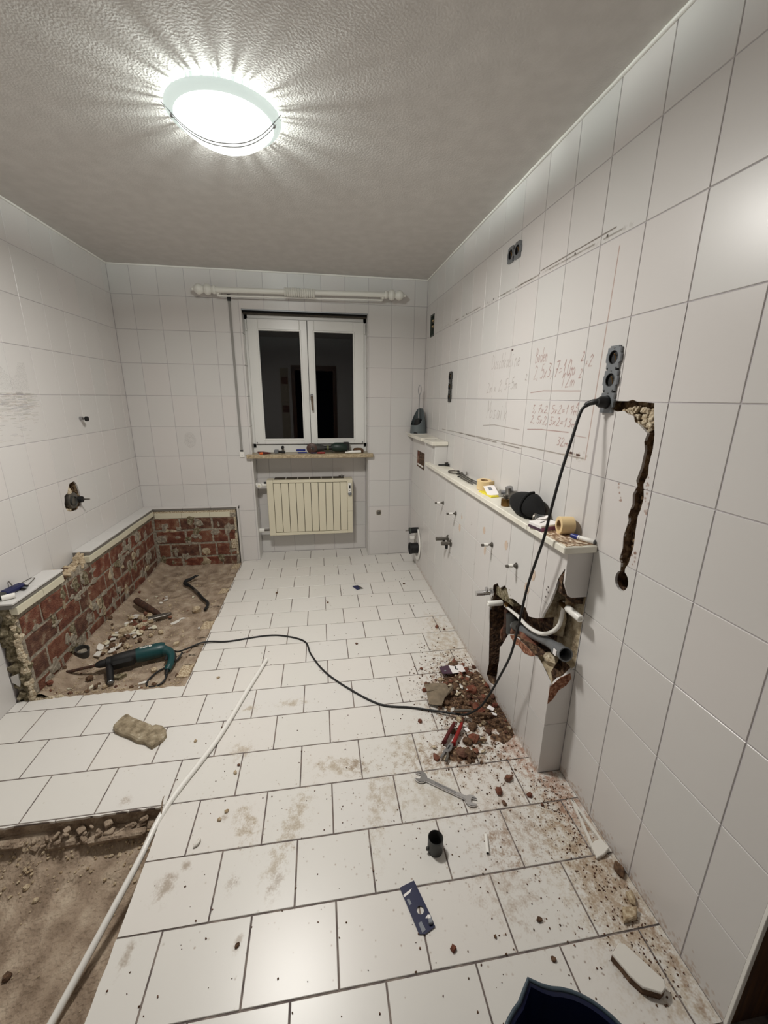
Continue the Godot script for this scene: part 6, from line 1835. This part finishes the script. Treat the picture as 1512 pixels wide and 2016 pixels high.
func build_bucket() -> void:
	var b := thing("bucket", "dark blue bucket with a pouring lip at the bottom edge", "bucket", Vector3(-0.525, 0.0, 3.445))
	var s := ST()
	var n := 48
	# rings as (radius, height); the lip bulges out towards one side
	var prof := [Vector2(0.0, 0.0), Vector2(0.112, 0.0), Vector2(0.147, 0.27), Vector2(0.156, 0.272), Vector2(0.158, 0.280), Vector2(0.153, 0.285), Vector2(0.144, 0.280), Vector2(0.110, 0.008), Vector2(0.0, 0.008)]
	for j in prof.size() - 1:
		s.set_smooth_group(40 + (j if j != 3 and j != 4 else 3))
		for i in n:
			var q := []
			for c in [[i, j], [i + 1, j], [i + 1, j + 1], [i, j + 1]]:
				var a: float = TAU * (c[0] % n) / n
				var r: float = prof[c[1]].x
				var h: float = prof[c[1]].y
				var away := absf(wrapf(a - deg_to_rad(262), -PI, PI))
				var k := exp(-pow(away / 0.13, 2)) * clampf((h - 0.2) / 0.08, 0, 1) * 0.022
				q.append(Vector3(cos(a) * (r + (k if r > 0.05 else 0.0)), h, sin(a) * (r + (k if r > 0.05 else 0.0))))
			if prof[j].x > 0.001:
				tri(s, q[0], q[2], q[1])
			if prof[j + 1].x > 0.001:
				tri(s, q[0], q[3], q[2])
	part("pail", fin(s), M.bucket, b)
	var rim := []
	for i in n + 1:
		var a := TAU * i / n
		var away := absf(wrapf(a - deg_to_rad(262), -PI, PI))
		var r := 0.1545 + exp(-pow(away / 0.13, 2)) * 0.022
		rim.append(Vector3(cos(a) * r, 0.284, sin(a) * r))
	part("rim", tubem(rim, 0.0042, 8), M.bucket_rim, b)
	var pts := []
	for i in 17:
		var a := PI * i / 16.0
		pts.append(Vector3(cos(a) * 0.157, 0.262 - 0.02 * sin(a), 0.02 + sin(a) * 0.162))
	part("bail", tubem(pts, 0.003, 6), M.steel, b)

func build_ledge_things() -> void:
	rng.seed = 151
	var Y := 1.0245
	var t := thing("hose_clip_wrench", "small black pipe clamp on the far end of the long ledge", "clamp", Vector3(-0.03, Y, 0.815))
	part("jaw", lump(Vector3(0.022, 0.012, 0.026), 801), M.black, t, at(0.018, 0.011, 0.01))
	part("arm", tubem([Vector3(0.01, 0.008, 0.0), Vector3(-0.045, 0.006, -0.02)], 0.006, 8), M.rubber, t)
	part("bolt", tubem([Vector3(0.005, 0.02, -0.01), Vector3(0.03, 0.024, -0.02)], 0.006, 6), M.dull_steel, t)
	# metal strap loop
	t = thing("metal_strap", "bent grey metal strap loop lying on the ledge", "strap", Vector3(-0.045, Y, 1.11))
	var lp := []
	for i in 25:
		var a := TAU * i / 25.0 * 0.86 + 0.5
		lp.append(Vector3(cos(a) * 0.045, 0.007, sin(a) * 0.055))
	part("band", tubem(lp, 0.005, 6), M.dull_steel, t)
	var bits := [[-0.035, 1.17, "black wall plug in front of the metal strap"], [0.0, 1.075, "black wall plug behind the metal strap"], [-0.06, 1.26, "flat black washer near the front edge of the ledge"], [-0.012, 1.14, "black screw head next to the metal strap"], [-0.055, 1.615, "dark ring lying in front of the paper tape roll"]]
	for i in bits.size():
		var q: Array = bits[i]
		one("small_fitting", lathem([Vector2(0, 0), Vector2(0.009, 0.0), Vector2(0.010, 0.004), Vector2(0.007, 0.007), Vector2(0, 0.007)], 10), M.black, q[2], "fitting", at(q[0] - 0.01, Y, q[1]))
	for i in 3:
		t = thing("drill_bit", ["longest steel drill bit lying along the ledge", "middle steel drill bit of the three along the ledge", "shortest steel drill bit, nearest the front edge of the ledge"][i], "drill bit", Vector3(-0.03 - 0.022 * i, Y + 0.006, 1.30 + i * 0.05))
		var L: float = [0.17, 0.16, 0.11][i]
		part("shank", tubem([Vector3(0.006, 0, L), Vector3(0.003, 0, L * 0.6)], 0.005, 8), M.steel, t)
		var s := ST()
		for k in 2:
			var pts := []
			for j in 15:
				var a := j * 0.9 + k * PI
				pts.append(Vector3(cos(a) * 0.0024, sin(a) * 0.0024, lerpf(L * 0.62, -L, j / 14.0)))
			tube(s, pts, 0.0028, 6)
		part("flute", fin(s), M.dull_steel, t)
	t = thing("hex_key", "thin grey hex key standing off the drill bits by the wall", "hex key", Vector3(-0.012, Y + 0.003, 1.22))
	part("bar", tubem(smooth_path([Vector3(0, 0.03, 0.02), Vector3(0, 0.004, 0.02), Vector3(-0.006, 0.002, -0.10)], 3), 0.003, 6), M.dull_steel, t)
	# tape rolls
	tape("tape_roll", "worn roll of cream paper tape lying at the middle of the ledge", Transform3D(Basis.from_euler(Vector3(0.08, 0.4, 0.06)), Vector3(-0.050, Y + 0.029, 1.635)), 0.040, 0.022, 0.050, true)
	tape("tape_roll", "roll of masking tape standing against the paper box near the ledge end", aim(Vector3(-0.042, Y + 0.034, 2.428), Vector3(0.08, Y + 0.034, 2.448)), 0.034, 0.021, 0.052, false)
	t = thing("yellow_packet", "yellow-edged plastic packet with a white label on the ledge", "packet", Vector3(-0.07, Y, 1.755))
	part("bag", slab([[-0.03, -0.07], [0.03, -0.06], [0.045, 0.07], [-0.02, 0.08]], 0.006, 0.003), M.yellow, t)
	part("label", slab([[0.0, -0.10], [0.055, -0.07], [0.03, 0.06], [-0.028, 0.045]], 0.003, 0.0005), M.white_paper, t, at(0.005, 0.012, 0.0) * rot(8, 0, 10))
	part("print", slab([[0.012, -0.06], [0.028, -0.05], [0.022, -0.01], [0.004, -0.016]], 0.0034, 0.0002), M.print_grey, t, at(0.005, 0.0125, 0.0) * rot(8, 0, 10))
	t = thing("tap_valve", "old nickel-plated tap valve lying between packet and cap", "valve", Vector3(-0.02, Y + 0.03, 1.93))
	part("barrel", tubem([Vector3(0.012, 0, 0.055), Vector3(0.008, 0.0, 0.03), Vector3(-0.004, 0, -0.03), Vector3(-0.008, -0.004, -0.06)], [0.03, 0.03, 0.024, 0.018], 16), M.dull_steel, t)
	part("nut", tubem([Vector3(0.016, 0, 0.075), Vector3(0.011, 0, 0.05)], 0.031, 6), M.rust, t)
	part("outlet", tubem([Vector3(-0.008, 0.0, -0.01), Vector3(-0.02, 0.045, -0.005)], [0.022, 0.018], 14), M.steel, t)
	part("spigot", tubem([Vector3(-0.01, 0, -0.045), Vector3(-0.045, 0.004, -0.05)], [0.018, 0.02], 14), M.steel, t)
	t = thing("brass_fitting", "short brass fitting standing on the ledge in front of the tap valve", "fitting", Vector3(-0.088, Y, 2.0))
	part("base", lathem([Vector2(0, 0), Vector2(0.020, 0.0), Vector2(0.021, 0.003), Vector2(0.021, 0.034), Vector2(0.017, 0.036), Vector2(0, 0.036)], 22), M.brass, t)
	part("neck", lathem([Vector2(0.0, 0.036), Vector2(0.012, 0.036), Vector2(0.012, 0.048), Vector2(0.015, 0.05), Vector2(0.013, 0.056), Vector2(0, 0.056)], 18), M.dull_steel, t)
	# black knitted cap, slumped against the wall
	var s := ST()
	s.set_smooth_group(2)
	var rings := []
	for j in 15:
		var v := j / 14.0
		var ring := []
		for i in 22:
			var a := TAU * i / 22.0
			var rr := pow(sin(v * PI * 0.96 + 0.06), 0.62)
			var k := 1.0 + 0.07 * sin(a * 3 + 1.0 + v * 4.0) * v
			var top := 1.0 + 0.55 * smoothstep(0.45, 0.95, v)
			var p := Vector3(cos(a) * 0.064 * rr * k, sin(a) * 0.052 * rr * k * (top if sin(a) > 0 else 1.0), -0.13 + v * 0.25 - 0.02 * sin(a) * v)
			p.y = maxf(p.y, -0.045)
			p.x = minf(p.x, 0.057)
			ring.append(p)
		rings.append(ring)
	for j in 14:
		for i in 22:
			var i2 := (i + 1) % 22
			quad(s, rings[j][i2], rings[j][i], rings[j + 1][i], rings[j + 1][i2])
	for i in 22:
		tri(s, rings[14][(i + 1) % 22], rings[14][i], Vector3(0, -0.01, 0.125))
	t = thing("knit_cap", "black knitted cap slumped on the ledge against the wall", "cap", Vector3(-0.062, Y + 0.046, 2.16))
	part("crown", fin(s), M.cloth_black, t)
	var hem := []
	for i in range(3, 20):
		hem.append((rings[10][(i + 2) % 22] as Vector3) * Vector3(1.03, 1.03, 1.0))
	part("cuff", tubem(hem, 0.007, 8), M.cloth_black, t)
	t = thing("glass_cup", "small clear tube with a grey rim lying in front of the black cap", "tube", Vector3(-0.090, Y + 0.022, 2.282))
	var dir := Vector3(0.022, 0, 0.03)
	part("barrel", tubem([Vector3.ZERO, dir], 0.019, 20), M.glass_clear, t)
	part("rim", lathem([Vector2(0.017, 0.0), Vector2(0.0215, 0.0), Vector2(0.0215, 0.007), Vector2(0.017, 0.007), Vector2(0.017, 0.0)], 22, aim(Vector3.ZERO, dir)), M.dull_steel, t)
	part("bar", tubem([Vector3(0, -0.012, 0.004), Vector3(0.002, 0.013, 0.006)], 0.002, 6), M.steel, t)
	# paper box and what lies on it
	t = thing("paper_box", "white and purple cardboard box lying flat near the end of the ledge", "box", Vector3(-0.082, Y, 2.352))
	s = ST()
	box(s, Vector3(0.100, 0.024, 0.074), rot(0, 12, 0, Vector3(0, 0.0125, 0)), 0.002)
	part("carton", fin(s), M.white_paper, t)
	part("purple_side", bx(-0.049, 0.001, 0.0365, 0.049, 0.017, 0.0378, 0.0), M.pink_paper, t, rot(0, 12, 0))
	part("purple_edge", bx(-0.0512, 0.001, -0.036, -0.0498, 0.012, 0.036, 0.0), M.purple_paper, t, rot(0, 12, 0))
	part("printed_swoosh", slab([[-0.02, -0.004], [0.0, -0.016], [0.022, -0.022], [0.002, -0.008]], 0.0006, 0.0), M.black, t, at(-0.01, 0.0246, 0.012) * rot(0, 12, 0))
	part("torn_flap", slab([[-0.02, -0.02], [0.03, -0.03], [0.035, 0.01], [-0.01, 0.018]], 0.002, 0.0), M.white_paper, t, at(0.012, 0.03, -0.035) * rot(-14, 20, 10))
	t = thing("marker_pen", "white marker pen with a dark blue cap at the near end of the ledge", "pen")
	var a := Vector3(-0.046, Y + 0.0098, 2.478)
	var b := Vector3(-0.006, Y + 0.0092, 2.556)
	part("cap", tubem([a, a.lerp(b, 0.30)], [0.0085, 0.0095], 14), M.blue, t)
	part("barrel", tubem([a.lerp(b, 0.36), b], [0.0092, 0.0085], 14), M.pvc_white, t)
	part("collar", tubem([a.lerp(b, 0.30), a.lerp(b, 0.36)], 0.0088, 14), M.white_paper, t)
	part("band", tubem([a.lerp(b, 0.375), a.lerp(b, 0.39)], 0.0094, 14), M.blue, t)
	part("end", tubem([b, b + (b - a) * 0.04], [0.0085, 0.006], 14), M.pvc_grey, t)
	# left ledge
	t = thing("blue_clamp", "navy blue sprung clamp with a wire bail on the tub ledge", "clamp", Vector3(-2.505, 0.5625, 1.655))
	s = ST()
	box(s, Vector3(0.042, 0.026, 0.105), rot(0, -14, 0, Vector3(-0.012, 0.016, 0.012)), 0.008)
	part("body", fin(s), M.navy, t)
	s = ST()
	box(s, Vector3(0.036, 0.022, 0.05), rot(0, 8, 0, Vector3(-0.022, 0.014, 0.075)), 0.008)
	part("tail", fin(s), M.pvc_dark, t)
	for k in 2:
		part("prong", tubem([Vector3(-0.005, 0.018 - 0.006 * k, -0.03 + 0.02 * k), Vector3(0.036, 0.016 - 0.006 * k, -0.02 + 0.022 * k)], 0.0045, 6), M.rubber, t)
	part("prong_pad", bx(-0.002, 0.006, -0.028, 0.034, 0.014, -0.004, 0.002), M.zinc, t)
	part("bail", tubem([Vector3(-0.012, 0.02, -0.05), Vector3(-0.028, 0.006, -0.145), Vector3(-0.006, 0.006, -0.142), Vector3(0.022, 0.012, -0.045)], 0.0022, 6), M.dull_steel, t)
	part("lever", tubem([Vector3(-0.018, 0.025, 0.0), Vector3(-0.034, 0.055, -0.004)], 0.003, 6), M.dull_steel, t)
	t = thing("white_roll", "small white roll with a dark core beside the blue clamp", "roll", Vector3(-2.478, 0.5755, 1.757))
	part("roll", lathem([Vector2(0.006, 0.0), Vector2(0.0135, 0.0), Vector2(0.0135, 0.05), Vector2(0.006, 0.05)], 18, aim(Vector3(0.012, 0, -0.024), Vector3(-0.05, 0, 0.02))), M.pvc_white, t)
	part("core", lathem([Vector2(0, 0), Vector2(0.0064, 0.0)], 14, aim(Vector3(0.0125, 0, -0.0245), Vector3(0.08, 0, -0.07))), M.black, t)

func tape(called: String, label: String, T: Transform3D, R: float, r: float, h: float, worn: bool) -> void:
	var t := thing(called, label, "tape")
	t.transform = T
	part("tape", lathem([Vector2(r, -h / 2), Vector2(R - 0.001, -h / 2), Vector2(R, -h / 2 + 0.001), Vector2(R, h / 2 - 0.001), Vector2(R - 0.001, h / 2), Vector2(r, h / 2)], 30), M.masking, t)
	part("core", lathem([Vector2(r, h / 2), Vector2(r - 0.003, h / 2), Vector2(r - 0.003, -h / 2), Vector2(r, -h / 2), Vector2(r, h / 2)], 30), M.masking_dark, t)
	if worn:
		part("loose_end", bx(-R * 0.2, -h / 2, R - 0.002, R * 0.9, h / 2, R + 0.001, 0.0005), M.masking, t)

func build_sill_things() -> void:
	var Y := 1.0205
	var p := thing("plier_wrench", "dark red and orange handled pliers at the left end of the window sill", "pliers", Vector3(-1.45, Y + 0.008, -0.03))
	part("handle", tubem([Vector3(-0.075, 0.004, -0.01), Vector3(-0.02, 0.003, 0.0), Vector3(0.03, 0.0, 0.004)], [0.008, 0.009, 0.006], 8), M.dark_red, p)
	part("handle", tubem([Vector3(-0.04, -0.002, 0.03), Vector3(0.0, 0.0, 0.022), Vector3(0.04, 0.0, 0.008)], [0.010, 0.010, 0.006], 8), M.dark_red, p)
	part("grip_end", tubem([Vector3(-0.055, -0.001, 0.034), Vector3(-0.025, 0.0, 0.028)], [0.009, 0.0115], 8), M.orange, p)
	part("jaw", tubem([Vector3(0.03, 0, 0.006), Vector3(0.075, 0, 0.002)], [0.007, 0.003], 6), M.dull_steel, p)
	p = thing("club_hammer", "small hammer with a grey steel head and black handle on the window sill", "hammer", Vector3(-1.36, Y, -0.045))
	var s := ST()
	box(s, Vector3(0.036, 0.034, 0.05), at(0, 0.0175, 0), 0.004)
	part("head", fin(s), M.zinc, p)
	part("handle", tubem([Vector3(0.016, 0.016, 0), Vector3(0.055, 0.014, -0.01)], 0.011, 10), M.rubber, p)
	p = thing("suction_lifter", "black round-headed clamp standing up on the window sill beside the hammer", "clamp", Vector3(-1.303, Y, -0.055))
	part("disc", lathem([Vector2(0, -0.006), Vector2(0.016, -0.006), Vector2(0.018, 0), Vector2(0.016, 0.006), Vector2(0, 0.006)], 18, aim(Vector3(0, 0.052, 0), Vector3(1, 0.052, 0.5))), M.rubber, p)
	part("post", tubem([Vector3(0, 0.0, 0), Vector3(0, 0.05, 0)], 0.009, 8), M.dull_steel, p)
	part("foot", tubem([Vector3(-0.03, 0.012, 0.0), Vector3(0.02, 0.010, 0.01)], 0.010, 8), M.black, p)
	p = thing("putty_knife", "blue-handled putty knife on the window sill left of the polisher", "putty knife", Vector3(-1.135, Y, -0.03))
	part("handle", bx(-0.048, 0.018, -0.03, 0.036, 0.036, -0.01, 0.005), M.blue, p)
	part("handle", bx(-0.035, 0.003, -0.005, 0.05, 0.014, 0.014, 0.004), M.blue, p)
	part("blade", bx(0.05, 0.004, -0.008, 0.10, 0.006, 0.016, 0.0005), M.steel, p)
	var g := thing("angle_polisher", "dark green power polisher with a brown disc lying across the window sill", "polisher", Vector3(-1.04, Y + 0.048, -0.05))
	part("disc", lathem([Vector2(0, -0.012), Vector2(0.03, -0.012), Vector2(0.047, -0.004), Vector2(0.048, 0.004), Vector2(0.03, 0.012), Vector2(0.008, 0.015), Vector2(0, 0.016)], 28, aim(Vector3(0, 0, 0.04), Vector3(-0.1, 0, 1.0))), M.brown_disc, g)
	part("disc_hub", lathem([Vector2(0, 0.0), Vector2(0.008, 0.0), Vector2(0.005, 0.006), Vector2(0, 0.007)], 14, aim(Vector3(-0.002, 0, 0.056), Vector3(-0.1, 0, 1.0))), M.steel, g)
	part("gear_head", tubem([Vector3(0.0, 0.0, 0.02), Vector3(0.05, 0.0, 0.01), Vector3(0.11, -0.002, 0.0)], [0.042, 0.036, 0.024], 18), M.pvc_dark, g)
	part("neck", tubem([Vector3(0.10, -0.002, 0), Vector3(0.19, -0.002, 0)], 0.022, 14), M.rubber, g)
	part("neck_band", tubem([Vector3(0.135, -0.002, 0), Vector3(0.155, -0.002, 0)], 0.0235, 14), M.olive, g)
	part("motor", tubem([Vector3(0.18, 0, 0), Vector3(0.21, 0.004, 0), Vector3(0.32, 0.004, 0), Vector3(0.325, 0.004, 0)], [0.026, 0.042, 0.043, 0.03], 18), M.dark_green, g)
	part("battery_foot", bx(0.29, -0.02, -0.03, 0.345, 0.050, 0.03, 0.006), M.rubber, g)
	p = thing("screwdriver", "red screwdriver lying at the front of the window sill under the polisher", "screwdriver", Vector3(-0.965, Y + 0.009, 0.012))
	part("handle", tubem([Vector3(-0.03, 0, 0), Vector3(0.0, 0, 0), Vector3(0.045, 0, 0)], [0.007, 0.0095, 0.0085], 10), M.red, p)
	part("blade", tubem([Vector3(-0.03, 0, 0), Vector3(-0.085, 0, -0.004)], 0.003, 6), M.blue, p)
	one("rag", lump(Vector3(0.07, 0.026, 0.045), 881), M.cloth_brown, "brown rag crumpled at the right end of the window sill", "rag", at(-0.618, Y + 0.02, -0.055))
	p = thing("caulk_tube", "white squeeze tube lying at the right end of the window sill", "tube", Vector3(-0.66, Y + 0.012, 0.0))
	part("body", tubem([Vector3(-0.065, -0.003, 0), Vector3(-0.03, 0, 0), Vector3(0.055, 0.002, -0.004), Vector3(0.07, 0.002, -0.005)], [0.004, 0.012, 0.014, 0.012], 12), M.pvc_white, p)
	part("crimp", bx(-0.078, -0.008, -0.002, -0.06, 0.004, 0.002, 0.001), M.pvc_white, p)

# ---------------------------------------------------------------- main
func _ready() -> void:
	var cam := Camera3D.new()
	cam.name = "camera"
	cam.transform = Transform3D(Basis(Vector3(0.988149, 0.009523, 0.153202), Vector3(0.032441, 0.962573, -0.269073), Vector3(-0.150031, 0.270854, 0.950857)).orthonormalized(), Vector3(-0.96787, 1.52775, 3.80641))
	cam.fov = 102.75
	cam.near = 0.05
	cam.current = true
	add_child(cam)
	var env := Environment.new()
	env.background_mode = Environment.BG_COLOR
	env.background_color = Color(0.004, 0.005, 0.008)
	env.tonemap_mode = Environment.TONE_MAPPER_LINEAR
	env.tonemap_exposure = 0.86
	env.sdfgi_enabled = true
	env.ssao_enabled = true
	env.ssil_enabled = true
	var we := WorldEnvironment.new()
	we.name = "environment"
	we.environment = env
	add_child(we)
	# the lamp: a downward glow the size of the bowl and a small bulb above the rim
	var al := AreaLight3D.new()
	al.name = "lamp_glow"
	al.area_size = Vector2(0.25, 0.25)
	al.light_color = Color(1.0, 0.988, 0.965)
	al.light_energy = 4.4
	al.area_range = 12.0
	al.shadow_enabled = true
	al.transform = Transform3D(Basis(Vector3(1, 0, 0), Vector3(0, 0, -1), Vector3(0, 1, 0)), lamp_at + Vector3(0, -0.09, 0))
	add_child(al)
	var ol := OmniLight3D.new()
	ol.name = "lamp_bulb"
	ol.position = lamp_at + Vector3(0, 0.006, 0)
	ol.light_color = Color(0.97, 1.0, 0.98)
	ol.light_energy = 2.6
	ol.light_size = 0.03
	ol.omni_range = 12.0
	ol.omni_attenuation = 2.0
	ol.shadow_enabled = true
	add_child(ol)
	var fn := FastNoiseLite.new()
	fn.seed = 9
	fn.frequency = 0.03
	fn.fractal_octaves = 4
	cache.fn = fn
	make_materials()
	M.bronze = mat(g3(128, 112, 98), 0.35, 0.8)
	M.strap = mat(g3(146, 144, 140), 0.8)
	M.scar = mat(g3(204, 184, 166), 0.8)
	M.zinc_dull = mat(g3(124, 120, 114), 0.6, 0.2)
	M.cream_tile = mat(g3(212, 206, 184), 0.5)
	M.rod = mat(g3(230, 228, 220), 0.4)
	M.gasket_green = mat(g3(62, 70, 62), 0.6)
	M.navy_card = mat(g3(13, 20, 62), 0.35)
	M.print_grey = mat(g3(128, 132, 140), 0.6)
	M.pile_dirt = tri_mat(ntex(0.03, [[0.1, g3(40, 27, 20)], [0.38, g3(82, 58, 42)], [0.62, g3(120, 92, 68)], [0.88, g3(180, 158, 130)]], 50, 512, 6), 2.6, 0.97, nmap(0.06, 8.0, 51), 1.0)
	M.bucket = mat(g3(18, 26, 58), 0.32)
	M.bucket_rim = mat(g3(60, 74, 84), 0.35)
	M.brown_disc = mat(g3(72, 48, 40), 0.5)
	M.olive = mat(g3(92, 96, 60), 0.6)
	M.dark_green = mat(g3(26, 44, 38), 0.45)
	make_holes()
	build_shell()
	build_floor()
	build_low_wall()
	build_tub()
	build_lamp()
	build_window()
	build_rod()
	build_radiator()
	build_sockets()
	build_low_wall_fittings()
	build_cord()
	build_hammer()
	build_pit_things()
	build_floor_things()
	build_ledge_things()
	build_sill_things()
